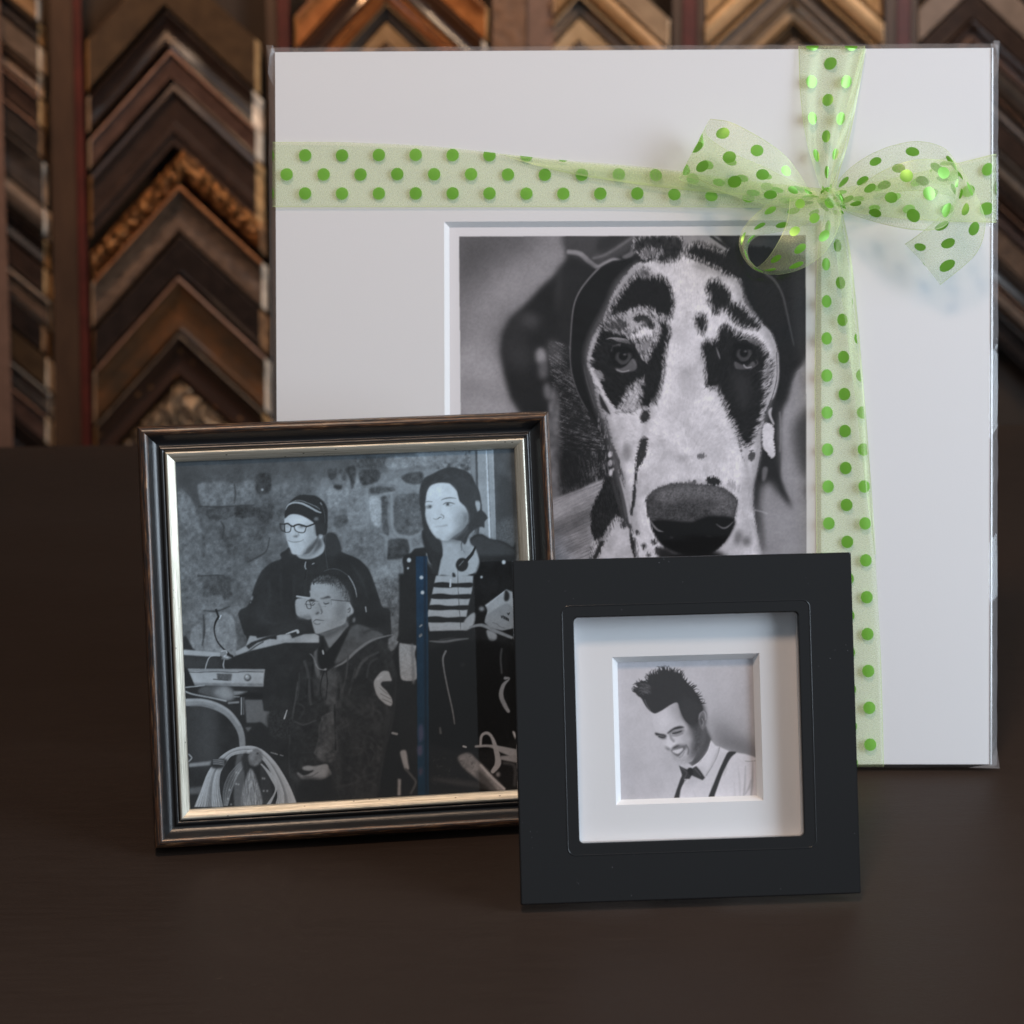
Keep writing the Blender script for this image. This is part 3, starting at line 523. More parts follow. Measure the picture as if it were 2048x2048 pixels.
    P([(730,300),(770,200),(830,205),(840,225),(1040,190),(1160,185),(1180,225),(1300,185),(1400,180),(1440,200),(1440,268),(1110,268),(760,350),(640,390),(630,355)], 148, 1, smooth=False, tex=md*26)
    P([(735,300),(790,262),(930,215),(1030,195),(1030,235),(960,232),(840,270),(760,330)], 40, 1, smooth=False); L([(770,300),(900,230),(1040,190),(1200,160)], 12, 50, .8); L([(1120,184),(1220,150),(1236,166)], [8,20,26], 170, .8); L([(750,360),(830,300),(900,260)], 12, 70, 1.4)
    L([(470,20),(440,70),(428,150),(450,240),(500,310),(570,375)], [24,18,12,12,14,16], 24, .7); L([(492,5),(478,34)], 12, 190, .7); L([(445,-50),(470,20)], 20, 30, 1)
    P([(485,375),(510,345),(545,350),(560,380),(620,350),(630,385),(560,430),(520,420)], 120, 1); L([(500,350),(540,345),(550,380),(520,400),(560,410)], 8, 190, .8); L([(560,380),(600,400)], 26, 34, 1)
    L([(330,660),(335,560),(360,450),(400,395),(480,395)], 9, 158, .8); L([(525,430),(515,480),(522,515)], [6,14,8], 150, .9)
    P([(165,520),(915,525),(900,690),(230,676)], 152, .9, smooth=False, tex=md*10); P([(170,522),(915,527),(913,552),(178,548)], 128, .8, smooth=False); L([(180,550),(250,556),(450,548),(620,556),(720,548),(900,552)], 6, 60, .7)
    P([(450,565),(600,568),(590,635),(460,625)], 82, 1, smooth=False, tex=fn*20); L([(420,620),(560,632)], 9, 60, .8); P([(230,655),(900,660),(898,690),(240,680)], 118, 1.2, smooth=False, tex=nz*20)
    E(750,606,34,34,60,1); E(746,600,24,24,142,1.2); E(740,592,9,9,200,1)
    P([(110,500),(170,520),(240,680),(110,690)], 30, 1, smooth=False); L([(140,700),(240,690),(330,680)], 10, 150, 1)
    P([(270,740),(330,690),(560,690),(610,740),(620,800),(560,826),(470,810),(330,770)], 78, 2); P([(420,740),(520,690),(600,730),(620,790),(560,826),(480,800)], 128, 4); L([(140,735),(220,765),(400,800),(540,830)], 14, 148, 1)
    P([(610,735),(750,738),(748,775),(620,775)], 122, 1, smooth=False); P([(750,738),(900,765),(900,820),(620,790)], 30, 2, smooth=False); L([(570,850),(660,842)], 20, 120, 1.3); L([(620,790),(670,790)], 10, 130, 1)
    P([(670,790),(725,790),(720,980),(680,970)], 44, 1, smooth=False); L([(690,800),(690,960)], 10, 150, .9); L([(712,800),(712,960)], 5, 110, .9)
    P([(722,820),(890,820),(905,925),(965,935),(945,1090),(880,1040),(740,1040)], 94, 1.2, smooth=False, tex=md*6); P([(725,1085),(795,1085),(755,1130)], 90, 1.2, smooth=False)
    P([(740,1160),(850,1040),(930,1080),(1000,1200),(900,1330),(760,1260)], 38, 2); P([(960,940),(1170,950),(1180,1170),(1000,1190),(945,1090)], 46, 3, tex=fn*16); L([(1130,920),(1104,1000)], [8,16,12], 180, .8)
    P([(150,880),(420,900),(430,1400),(180,1420)], 54, 10); P([(300,930),(420,930),(430,1420),(330,1420)], 66, 12)
    L([(140,845),(300,845),(440,880),(560,950),(650,1060),(690,1160),(700,1260)], [70,72,74,70,66,60,58], 124, 1.4); L([(140,825),(300,822),(450,860),(580,940),(670,1060)], 16, 158, 3, .8); L([(200,880),(330,872),(420,900)], 12, 90, 2.5, .7)
    L([(180,1345),(210,1380),(180,1415)], 12, 140, 1); P([(180,1435),(400,1410),(400,1450),(180,1470)], 124, 1.4, smooth=False); P([(110,1680),(350,1650),(350,1740),(110,1760)], 84, 2, smooth=False); P([(110,1760),(300,1740),(250,1900),(110,1900)], 40, 2)
    # coil of white line
    P([(640,1380),(720,1360),(700,1840),(620,1840)], 84, 1.4); P([(870,1440),(940,1500),(1000,1840),(900,1840)], 52, 1.4)
    P([(750,1520),(810,1520),(890,1840),(690,1840)], 120, 1.6, tex=c.lic(np.full((c.h,c.w),1.5),6)*50)
    for k in range(26):
        t = k/25.; off = t*92
        L([(240+off*2.9,1850),(300+off*1.9,1700-off*.2),(370+off*1.2,1520+off*.2),(470+off*.7,1390+off*.5),(600,1300+off*.6),(750,1268+off*.7),(880-off*.1,1300+off*.8),(1010-off*.6,1420+off*.6),(1120-off*1.1,1590+off*.3),(1190-off*1.6,1740),(1230-off*2.3,1850)], 9, 112+70*R(), .7)
    for k in range(10):
        L([(520+k*4,1840),(515+k*9,1700),(560+k*10,1560),(640+k*8,1460),(720,1390+k*6)], 6, 90+80*R(), .8, .8)
    for k in range(10):
        t = k/9.; L([(880+30*t,1440+30*t),(1000-20*t,1560+30*t),(1030-10*t,1680),(960+20*t,1800),(920+30*t,1850)], 9, 110+70*R(), .7)
    P([(390,1450),(430,1390),(540,1395),(550,1430),(500,1480),(420,1480)], 46, 2); 
    for k in range(3): L([(420,1400+k*18),(470,1402+k*18),(520,1412+k*18)], 10, 120, 1)
    P([(750,1370),(800,1300),(850,1292),(890,1330),(890,1400),(830,1460),(770,1440)], 104, 1.6, tex=nz*30); E(846,1338,9,9,34,1); P([(690,1390),(740,1330),(760,1480),(740,1520),(710,1500)], 48, 2); L([(755,1315),(790,1310)], 16, 170, 1.2)
    for x, y in ((640,1520),(660,1525),(640,1632),(662,1636),(895,1578),(912,1580),(905,1700),(940,1700),(575,1690),(560,1775),(590,1830)): E(x,y,7,9,158,1)
    for x, y in ((975,1328),(1010,1338),(1066,1352)): L([(x,y),(x+26,y+8)], 7, 140, 1)
    # ---- arm and hand of the woman, dark foreground at right
    c.view(*Dd)
    P([(760,-400),(770,0),(760,240),(700,400),(740,560),(730,900),(640,1200),(560,1600),(540,2000),(2000,2000),(2000,-400)], 30, 2, smooth=False)
    P([(700,640),(900,640),(940,900),(930,1400),(800,1300),(760,1100),(700,900)], 34, 4)
    P([(520,650),(545,600),(600,545),(660,545),(680,590),(692,635),(640,640),(600,645),(590,680),(640,730),(660,760),(690,800),(700,850),(680,880),(620,850),(560,790),(530,720)], 150, 1.1)
    L([(585,760),(640,790),(680,810)], 6, 96, .9); L([(600,810),(650,830),(690,850)], 6, 96, .9); L([(575,700),(620,740),(650,765)], 6, 104, .9); L([(560,620),(590,600)], 20, 170, 2)
    P([(765,290),(800,275),(900,290),(930,300),(915,380),(930,460),(940,600),(900,632),(830,636),(785,615),(770,520)], 142, 1.2, tex=fn*16); P([(880,300),(900,300),(915,630),(890,630)], 110, 2)
    P([(660,230),(768,150),(768,230),(720,330),(685,355),(660,320)], 104, 1.4, smooth=False, tex=nz*40)
    P([(775,1320),(830,1310),(850,1420),(860,1490),(820,1490),(790,1400)], 136, 1.4); P([(752,1580),(782,1585),(780,1745),(748,1745)], 128, 1.4, smooth=False); L([(830,1490),(890,1560),(925,1620),(880,1720)], 22, 72, 2.4); L([(700,1140),(742,1150)], 22, 130, 1.6)
    L([(740,560),(700,1000),(620,1300),(560,1700)], [10,30,34,20], 44, 3)
    # ---- woman
    c.view(*B)
    P([(800,1090),(880,1040),(920,1000),(1000,990),(1100,960),(1160,1000),(1200,1250),(1150,1300),(1060,1560),(1040,1780),(1040,1900),(762,1900),(760,1800),(780,1400),(810,1240)], 33, 1.2, tex=md*7)
    P([(1440,960),(1480,880),(1560,862),(1640,905),(1760,930),(1860,985),(1890,1030),(1890,2100),(1400,2100),(1420,1500),(1480,1300),(1540,1130)], 30, 1.2, tex=md*9)
    P([(1450,930),(1500,880),(1560,870),(1650,912),(1760,940),(1860,1000),(1880,1060),(1540,1070),(1500,1000)], 54, 3)
    # neck and chest
    P([(1160,900),(1400,880),(1460,960),(1500,1000),(1530,1080),(1530,1140),(1490,1240),(1440,1262),(1300,1275),(1180,1255),(1140,1260),(1170,1080)], 150, 1.4)
    P([(1160,900),(1400,860),(1420,930),(1340,950),(1260,935),(1180,935)], 104, 4); P([(1330,940),(1440,960),(1480,1010),(1420,1100),(1360,1060)], 128, 5, alpha=.8); L([(1370,940),(1375,1000),(1400,1040)], 6, 96, 1.2, .8)
    # striped top
    P([(1120,1262),(1480,1262),(1470,1400),(1430,1560),(1415,1660),(1420,1790),(1060,1800),(1030,1660),(1070,1500)], 148, 1, smooth=False)
    for y0, y1, a, b in ((1330,1375,1105,1465),(1440,1485,1080,1450),(1548,1592,1050,1430),(1660,1712,1035,1415)):
        P([(a,y0+4),(a+90,y0-6),(a+200,y0+6),(b,y0),(b-6,y1),(a+220,y1),(a+110,y1+5),(a-6,y1-4)], 32, .8)
    P([(1280,1235),(1300,1240),(1310,1272),(1280,1272)], 40, 1); L([(1262,1300),(1258,1368)], 16, 172, .9); L([(1330,1200),(1335,1400),(1350,1640),(1360,1780)], 4, 50, .7)
    P([(1430,1255),(1500,1235),(1480,1265)], 34, 1, smooth=False)
    # headphones round the neck
    L([(1500,985),(1470,1050),(1420,1110),(1390,1150)], [16,30,34,30], 34, .9); E(1372,1156,60,68,34,1,15); L([(1345,1165),(1385,1120)], [6,14,6], 120, 1.4); L([(1025,1040),(1040,1120),(1090,1190)], [10,34,34], 58, 1.6); L([(1030,1050),(1050,1130),(1085,1160)], 8, 110, 1.2)
    P([(1080,1080),(1140,1100),(1130,1240),(1080,1220)], 42, 1.6)
    # hair behind, face, hair over
    P([(970,400),(1010,320),(1080,285),(1160,240),(1260,215),(1380,240),(1450,280),(1500,370),(1540,450),(1560,560),(1570,640),(1614,700),(1590,740),(1585,795),(1550,770),(1500,810),(1440,870),(1400,960),(1340,920),(1100,900),(1170,960),(1180,1080),(1120,1090),(1030,1000),(1010,850),(990,720),(965,560)], 50, 1.1, tex=md*6)
    P([(985,830),(1060,830),(1120,900),(1165,950),(1175,1080),(1120,1120),(1040,1040),(1000,960)], 40, 1.6)
    P([(1500,540),(1530,535),(1548,570),(1545,620),(1525,660),(1505,600)], 144, 1)
    c.view(820, 920, 9.66)
    P([(300,800),(310,680),(350,570),(400,500),(480,460),(580,440),(740,445),(830,520),(900,600),(935,720),(960,800),(1060,900),(1120,1040),(1110,1200),(1000,1350),(880,1440),(760,1540),(680,1555),(560,1545),(510,1520),(430,1430),(370,1330),(320,1200),(290,1060),(305,920),(288,860)], 182, 1.1)
    P([(960,880),(1060,930),(1120,1060),(1110,1200),(1010,1350),(900,1440),(780,1530),(720,1530),(820,1400),(900,1250),(860,1150),(880,1040)], 138, 6)
    P([(1060,1000),(1130,1050),(1120,1200),(1020,1350),(900,1440),(780,1530),(680,1555),(760,1480),(900,1380),(1000,1250)], 98, 4)
    P([(420,560),(700,520),(800,620),(700,700),(440,700)], 190, 7)
    P([(555,920),(600,1000),(620,1050),(580,1060),(545,1000)], 148, 4, alpha=.8)
    L([(305,810),(350,800),(430,808)], [12,20,8], 96, 1.2); L([(600,775),(680,745),(780,730),(890,745)], [8,24,22,8], 92, 1.3)
    P([(310,900),(340,878),(400,872),(430,890),(400,930),(340,935)], 70, 1.6); E(385,900,24,24,34,1.2); E(345,905,12,10,150,1.2)
    L([(640,858),(700,826),(780,826),(840,840),(870,850)], [8,20,22,18,4], 48, 1.1); P([(650,865),(700,850),(800,850),(830,860),(760,885),(690,885)], 160, 1.4); E(728,856,30,28,34,1.1); L([(700,888),(780,888),(830,866)], 8, 120, 1.5); L([(330,935),(400,932)], 8, 110, 1.5)
    L([(450,1130),(500,1145),(545,1130)], [10,16,12], 110, 1.6); L([(540,1135),(575,1110),(610,1110)], [10,18,10], 70, 1.2); L([(600,1050),(645,1080),(650,1120),(625,1138)], [8,18,16,8], 96, 1.8)
    P([(465,1300),(520,1280),(600,1275),(720,1250),(720,1270),(600,1290),(520,1292)], 92, 1.4); L([(520,1320),(600,1330),(680,1310)], 20, 166, 3); L([(520,1395),(620,1400)], 24, 158, 5)
    for x, y, rx, ry, v, a in ((340,1050,50,200,158,.5),(640,1380,140,60,160,.5),(520,1210,120,40,166,.5),(860,960,80,160,152,.5),(700,1200,90,80,160,.5),(600,1500,160,40,150,.6),(760,560,120,60,160,.5),(470,960,50,80,166,.5),(720,800,160,30,166,.5),(380,840,80,26,160,.5),(940,1200,120,160,126,.45)): E(x,y,rx,ry,v,4.5,alpha=a)
    # hair in front
    P([(780,440),(860,470),(940,560),(960,700),(1000,820),(1080,900),(1140,1020),(1150,1180),(1250,1100),(1300,1020),(1240,850),(1260,780),(1330,780),(1200,500),(1000,350)], 54, 2)
    P([(300,540),(360,470),(480,420),(640,420),(760,440),(700,330),(500,280),(320,350)], 48, 2.4)
    P([(205,560),(290,520),(310,640),(290,800),(280,900),(290,1060),(320,1200),(400,1370),(500,1500),(600,1560),(600,1800),(420,1700),(320,1500),(240,1280),(230,980),(190,780)], 48, 2)
    for q in ([(1120,1250),(1000,1420),(900,1520)],[(1150,1300),(1060,1480),(990,1620),(1000,1750)],[(1180,1280),(1090,1420),(980,1540),(880,1540)],[(1330,1320),(1320,1420)],[(1270,1330),(1240,1420)]): L(q, [20,14,5], 62, 1.3, .9)
    P([(1300,1000),(1420,1000),(1500,1115),(1460,1150),(1420,1230),(1438,1310),(1380,1290),(1260,1330),(1160,1380),(1130,1250)], 50, 1.2)
    for k in range(26): 
        a = R()*2.2-2.4; x, y = 760+np.cos(a)*(330+200*R()), 760+np.sin(a)*(380+120*R()); L([(x,y),(x+60*np.cos(a+1.4),y+60*np.sin(a+1.4)),(x+110*np.cos(a+1.6),y+110*np.sin(a+1.6))], [2,8,2], 70, 1.4, .45)
    # jacket studs
    c.view(*B)
    for x, y, r in ((860,1112,20),(850,1190,9),(1775,1132,18),(1560,1276,11)): E(x,y,r,r*1.1,178,1)
    L([(440,1565),(446,1610)], [10,16,10], 150, 1)
    # box, cables and dark gear, lower right
    P([(1590,1550),(1800,1395),(1860,1420),(1900,1470),(1900,1760),(1760,1790),(1640,1760),(1580,1690),(1600,1620)], 140, 1, smooth=False, tex=md*8); P([(1610,1640),(1800,1520),(1900,1600),(1900,1760),(1760,1790),(1640,1760),(1575,1700)], 122, 1.2, smooth=False)
    L([(1600,1560),(1800,1400)], 6, 168, .8); P([(1790,1400),(1830,1440),(1820,1500),(1780,1500)], 40, 1.4)
    P([(1510,1640),(1540,1560),(1590,1548),(1616,1600),(1600,1660),(1570,1760),(1500,1760),(1490,1690)], 30, 1); E(1562,1582,26,22,120,2)
    P([(1400,1690),(1480,1620),(1500,1650),(1480,1740),(1420,1790),(1380,1780)], 140, 1.4)
    L([(1450,1760),(1560,1740),(1680,1790),(1850,1860)], [20,30,34,26], 116, 1.6); P([(1610,1790),(1700,1820),(1700,1880),(1640,1890)], 128, 1.4); L([(1500,1790),(1520,1900)], 24, 34, 2)
    L([(1060,1895),(1200,1900),(1330,1880),(1430,1870)], [8,26,22,10], 98, 2); L([(1160,1880),(1300,1860)], 10, 70, 1.6); P([(1050,1810),(1440,1800),(1440,1850),(1060,1860)], 30, 2)
    L([(1010,1720),(1020,1790)], [10,26,10], 166, 1)
    # lettering on the carton
    for q in ([(1750,1650),(1757,1672),(1768,1648)],[(1776,1654),(1774,1676)],[(1786,1658),(1784,1682)],[(1796,1664),(1794,1686)],[(1796,1668),(1806,1672),(1804,1692)],[(1806,1672),(1816,1678),(1814,1696)],[(1822,1682),(1820,1700)]): L(q, 8, 26, .6, smooth=False)
    L([(1812,1625),(1820,1640),(1830,1622)], 9, 26, .6, smooth=False); L([(1670,1715),(1710,1730),(1740,1755),(1790,1770)], 5, 84, .8)
    c.view(*Dd)
    P([(1090,320),(1880,320),(1880,1200),(1070,1240),(1050,600)], 20, 4, alpha=.85)
    L([(1215,350),(1188,420),(1200,540),(1240,740),(1280,920),(1300,1050)], [20,18,14,14,14,10], 104, 1.3); L([(1755,330),(1745,420),(1755,560)], 16, 66, 2); E(1380,480,18,12,60,3)
    L([(1790,610),(1830,615),(1770,680),(1750,780),(1790,880),(1820,930)], [30,10,36,44,40,30], 118, 1.4); L([(1160,1090),(1165,1140)], [14,34,20], 90, 2.4)
    L([(1505,1270),(1640,1265),(1760,1300),(1890,1340)], [22,26,60,90], 128, 1.5); L([(1550,1260),(1560,1170),(1610,1140),(1660,1180),(1700,1300),(1720,1430),(1670,1510)], [22,26,28,28,46,60,40], 134, 1.3); L([(1760,1380),(1890,1390)], [40,70], 120, 2)
    P([(1330,1380),(1430,1330),(1520,1400),(1640,1520),(1790,1690),(1700,1690),(1540,1600),(1400,1490)], 112, 2, tex=nz*26); P([(1540,1500),(1700,1680),(1640,1690),(1530,1600)], 74, 2.5); L([(1550,1450),(1680,1590),(1780,1680)], 22, 150, 1.6)
    L([(1385,1268),(1410,1276)], 16, 170, 1.2); E(1720,1540,20,24,120,2); L([(1780,1430),(1880,1460),(1880,1640)], 30, 60, 3)
    for k in range(30):
        x, y = 1080+R()*420, 1330+R()*300; L([(x,y),(x+26-50*R(),y+30-40*R())], [3,10,3], 50+50*R(), 1.6, .7)
    P([(1100,1570),(1500,1610),(1620,1680),(1300,1640),(1100,1600)], 52, 3)
    P([(1860,1120),(1885,1140),(1890,1200),(1870,1160)], 170, 1)
    # blue vertical strip with studs, painted over the picture
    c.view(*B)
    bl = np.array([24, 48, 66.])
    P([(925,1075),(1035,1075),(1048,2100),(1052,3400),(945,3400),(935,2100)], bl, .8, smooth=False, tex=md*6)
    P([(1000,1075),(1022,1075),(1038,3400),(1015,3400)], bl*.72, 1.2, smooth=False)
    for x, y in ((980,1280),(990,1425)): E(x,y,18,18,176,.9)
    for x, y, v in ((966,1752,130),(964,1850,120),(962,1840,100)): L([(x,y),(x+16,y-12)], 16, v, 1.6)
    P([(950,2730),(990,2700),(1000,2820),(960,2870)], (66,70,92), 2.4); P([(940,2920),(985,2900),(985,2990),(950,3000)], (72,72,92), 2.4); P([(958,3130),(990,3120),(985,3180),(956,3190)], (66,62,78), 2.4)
    c.a = c.a*(1+.05*c.noise(5, 2)+.06*c.noise(20, 2))[..., None]+(c.N*4)[..., None]
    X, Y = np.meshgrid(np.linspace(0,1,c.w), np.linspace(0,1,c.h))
    warm = np.clip((Y-.35)*1.6, 0, 1)*np.clip(X*1.3, .2, 1)  # cool-to-warm tint stands in for the glass reflection, painted into the ink
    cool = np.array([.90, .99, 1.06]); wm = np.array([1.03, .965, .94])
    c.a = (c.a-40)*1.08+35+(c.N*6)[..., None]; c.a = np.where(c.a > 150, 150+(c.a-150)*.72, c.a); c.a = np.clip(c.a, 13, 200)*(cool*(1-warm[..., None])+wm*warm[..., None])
    return c
def paint_man():
    c = Canvas(1216, 1298, 1536, 1620, 172, 5)
    P = c.poly; L = c.line; E = c.ell; c.view(1200, 1290, 5.367); rg = c.rng
    md = c.noise(30, 2); fn = c.noise(3, 2); c.F = c.lic(np.full((c.h, c.w), -1.9), 5)
    P([(0,0),(1932,0),(1932,1771),(0,1771)], 172, .5, smooth=False, tex=md*6)
    P([(1150,500),(1700,420),(1750,1300),(1300,1150),(1170,950)], 165, 26)
    P([(1180,800),(1420,850),(1500,980),(1680,1040),(1720,1260),(1450,1140),(1280,1090),(1190,990)], 118, 17)
    P([(1250,980),(1450,1010),(1700,1120),(1720,1240),(1450,1140),(1290,1090)], 96, 11, alpha=.8)
    P([(200,950),(300,960),(380,1080),(400,1300),(440,1771),(180,1771)], 160, 20, alpha=.8); P([(420,1290),(780,1300),(780,1330),(420,1330)], 160, 7, alpha=.6)
    # neck
    P([(1080,860),(1140,880),(1150,950),(1190,1010),(1175,1090),(1090,1240),(1000,1310),(940,1270),(930,1180),(1000,1000)], 92, 1.5)
    P([(1120,880),(1190,1010),(1150,1100),(1060,1240),(1000,1300),(960,1280),(1080,1100),(1100,980)], 66, 3)
    # shirt
    P([(880,1270),(940,1260),(990,1300),(1080,1250),(1160,1130),(1190,1020),(1240,1080),(1290,1095),(1400,1145),(1560,1170),(1640,1195),(1740,1240),(1740,1771),(780,1771),(860,1640),(880,1500),(860,1400),(850,1300)], 192, .9, smooth=False)
    P([(1300,1160),(1400,1190),(1250,1420),(1130,1700),(980,1771),(900,1700),(900,1500),(1120,1430)], 180, 5, alpha=.8)
    P([(880,1300),(960,1290),(1010,1330),(1100,1300),(1130,1400),(1000,1500),(890,1480)], 170, 5)
    L([(1282,1100),(1262,1180),(1215,1280),(1140,1400)], [7,4,3,8], 84, .8); L([(1276,1110),(1200,1290),(1130,1410)], 26, 158, 3.5, .6)
    L([(1190,1050),(1150,1160),(1060,1260),(1005,1300)], 7, 205, 1)
    for x0, y0, x1, y1, v in ((1560,1300,1520,1771,150),(1640,1260,1600,1771,140),(1480,1300,1500,1700,172),(1700,1300,1690,1771,160),(1200,1480,1180,1600,170),(1620,1450,1560,1600,150),(1350,1260,1330,1400,170),(1440,1480,1430,1771,176),(1000,1560,1040,1740,172)): L([(x0,y0),((x0+x1)/2+12,(y0+y1)/2),(x1,y1)], [4,22,8], v, 2.4, .8)
    L([(1560,1245),(1610,1250),(1680,1240)], 6, 120, 1.2, .8)
    # braces and bow tie
    P([(1375,1150),(1420,1142),(1462,1155),(1400,1215),(1320,1370),(1260,1530),(1225,1640),(1200,1800),(1110,1800),(1160,1640),(1215,1500),(1280,1340),(1340,1210)], 46, .8)
    P([(878,1410),(905,1460),(870,1540),(852,1640),(840,1800),(750,1800),(795,1640),(835,1520)], 46, .8)
    P([(846,1292),(900,1320),(960,1345),(1032,1298),(1070,1340),(1128,1425),(1100,1452),(1040,1425),(985,1400),(960,1440),(880,1480),(878,1390)], 50, .8, smooth=False)
    P([(940,1330),(985,1320),(1000,1380),(960,1395)], 34, .8); L([(870,1320),(930,1370),(900,1440)], 12, 72, 1.6); L([(1020,1330),(1080,1400)], 12, 74, 1.6)
    for k in range(12): L([(880+rg.rand()*70,1470-rg.rand()*20),(900+rg.rand()*70,1440)], 6, 185, .6, .6)
    # face
    P([(545,700),(640,720),(830,600),(900,620),(1090,700),(1080,900),(1060,1100),(1000,1230),(960,1260),(890,1280),(840,1270),(815,1235),(770,1160),(740,1130),(700,1090),(670,1060),(650,1010),(630,985),(592,960),(595,920),(575,850),(548,780)], 178, .8)
    P([(830,600),(1090,680),(1100,880),(1120,960),(1080,1120),(1000,1220),(930,1270),(950,1180),(960,1080),(900,1000),(960,900),(930,820),(880,760)], 110, 6)
    P([(900,640),(1100,650),(1110,900),(1110,1000),(1080,1130),(990,1230),(1000,1100),(1000,960),(980,860),(930,780)], 68, 6, tex=fn*16)
    P([(740,640),(830,620),(880,760),(900,860),(850,840),(780,750)], 140, 8, alpha=.8)
    P([(600,745),(700,720),(760,800),(720,880),(640,900)], 188, 6)
    P([(900,960),(960,960),(980,1040),(930,1060),(890,1010)], 165, 5)
    # ear
    P([(1050,800),(1060,740),(1100,695),(1140,715),(1148,780),(1130,870),(1100,910),(1080,880)], 104, 1.2); L([(1062,790),(1075,740),(1105,712),(1130,740),(1135,800)], 12, 145, 1.5); P([(1075,790),(1100,760),(1115,820),(1095,870)], 62, 2.4); L([(1095,790),(1110,830),(1100,870)], 9, 130, 1.2)
    # features
    P([(722,945),(790,890),(860,870),(905,885),(850,900),(790,915),(745,950)], 42, 1.2); P([(592,940),(640,950),(700,962),(715,985),(650,975),(600,968)], 46, 1.1)
    P([(620,968),(690,975),(715,1000),(670,1010),(630,990)], 84, 1.6); L([(632,985),(670,992),(700,985)], 10, 40, .8)
    P([(770,930),(840,915),(905,905),(880,945),(820,965),(775,960)], 92, 2.4); L([(780,950),(820,942),(870,925)], 11, 38, .9); L([(770,975),(830,975),(890,950)], 8, 120, 1.6)
    P([(720,1000),(745,960),(770,1000),(800,1040),(830,1060),(820,1090),(770,1110),(735,1110),(715,1090)], 190, 3); L([(752,950),(765,1000),(790,1030)], 22, 128, 3)
    P([(770,1110),(800,1085),(840,1070),(860,1090),(820,1110),(790,1118)], 62, 1.6); P([(700,1085),(730,1105),(760,1120),(740,1130),(710,1110)], 80, 2)
    P([(850,1070),(930,1080),(920,1120),(880,1110),(830,1100)], 96, 3)
    P([(760,1128),(830,1110),(920,1080),(905,1130),(870,1170),(840,1200),(800,1180)], 92, 1.4); P([(775,1135),(840,1118),(885,1105),(890,1125),(860,1155),(835,1168),(800,1160)], 188, 1)
    for k in range(5): L([(800+k*18,1128-k*4),(805+k*18,1158-k*4)], 2.5, 150, .7, .7)
    L([(925,1075),(950,1120),(945,1170)], 12, 72, 2.4, .7); L([(850,1210),(880,1190),(905,1150)], 8, 120, 1.5)
    P([(815,1225),(880,1200),(950,1200),(980,1220),(930,1265),(880,1280),(840,1270)], 140, 5, tex=fn*20, alpha=.7)
    P([(760,1140),(800,1185),(830,1220),(810,1230),(770,1165)], 120, 3, alpha=.7)
    # hair
    hair = [(545,715),(500,670),(470,620),(440,570),(405,545),(380,510),(400,480),(410,430),(460,400),(510,400),(520,340),(560,320),(620,310),(650,275),(700,265),(780,290),(850,300),(890,350),(950,420),(1000,470),(1060,560),(1095,640),(1103,700),(1060,740),(1050,830),(1000,850),(960,850),(900,790),(860,700),(830,620),(760,640),(700,680),(640,715),(590,735)]
    P(hair, 47, .8)
    P([(880,560),(1090,640),(1100,700),(1050,740),(1045,860),(1000,900),(940,840),(880,740)], 52, 4)
    for k in range(150):
        i = rg.rand()*16; j = int(i); p = np.array(hair[5:22]); a = p[min(j,15)]*(1-i+j)+p[min(j+1,16)]*(i-j)
        d = a-np.array([760,620]); d = d/np.hypot(*d); l = 18+rg.rand()*44; s = rg.randn()*.6
        L([a-d*30, a+d*l*.5, a+d*l+np.array([-d[1],d[0]])*s*l*.6], [14,7,1.5], 47, .5)
    for k in range(60):
        x, y = 405+rg.rand()*110, 420+rg.rand()*110; L([(x,y),(x+20,y-10),(x+42,y+8)], 3, 110, .6, .5)
    L([(540,700),(505,650),(480,590)], 6, 120, .8, .7)
    c.a = (c.a*(1+.03*c.noise(4, 2)+.025*c.noise(24, 2))[..., None]+(c.N*4)[..., None])*np.array([1., .985, 1.015])
    return c

# ================================================================= setting: floor, wall, table
YW = 2.78                                                        # the rack wall behind the table
m = Mt('floor_brown', (.03, .022, .018), .6); m.vary((.022, .016, .013), (.04, .03, .024), m.coord(), 3)
o = mesh('floor', [(-5, -2, -.76), (5, -2, -.76), (5, 4, -.76), (-5, 4, -.76)], [(0, 1, 2, 3)], m.m); tag(o, kind='structure')
m = Mt('wall_dark', (.02, .013, .009), .8); m.vary((.012, .008, .006), (.028, .018, .012), m.coord(), 5)
o = mesh('wall', [(-5, YW+.02, -.76), (5, YW+.02, -.76), (5, YW+.02, 2.4), (-5, YW+.02, 2.4)], [(0, 1, 2, 3)], m.m); tag(o, kind='structure')

m = Mt('dark_tabletop', (.03, .021, .017),   .5, spec=.14)
cx = m.coord('Object', (3, 40, 1)); fine = m.noise(cx, 9, 6, .65); bro = m.noise(m.coord('Object', (.7, 2.4, 1)), 3.4, 3)
mx = m.math('ADD', m.math('MULTIPLY', fine, .55), m.math('MULTIPLY', bro, .45))
m.link(m.ramp(mx, [(.3, (.0280, .0185, .0142)), (.7, (.0390, .0262, .0202))]), m.b.inputs['Base Color'])
m.link(m.mapr(mx, .3, .7, .40, .60), m.b.inputs['Roughness']); m.bump(m.noise(m.coord('Object', (1, 5, 1)), 260, 3), .35, .0005)
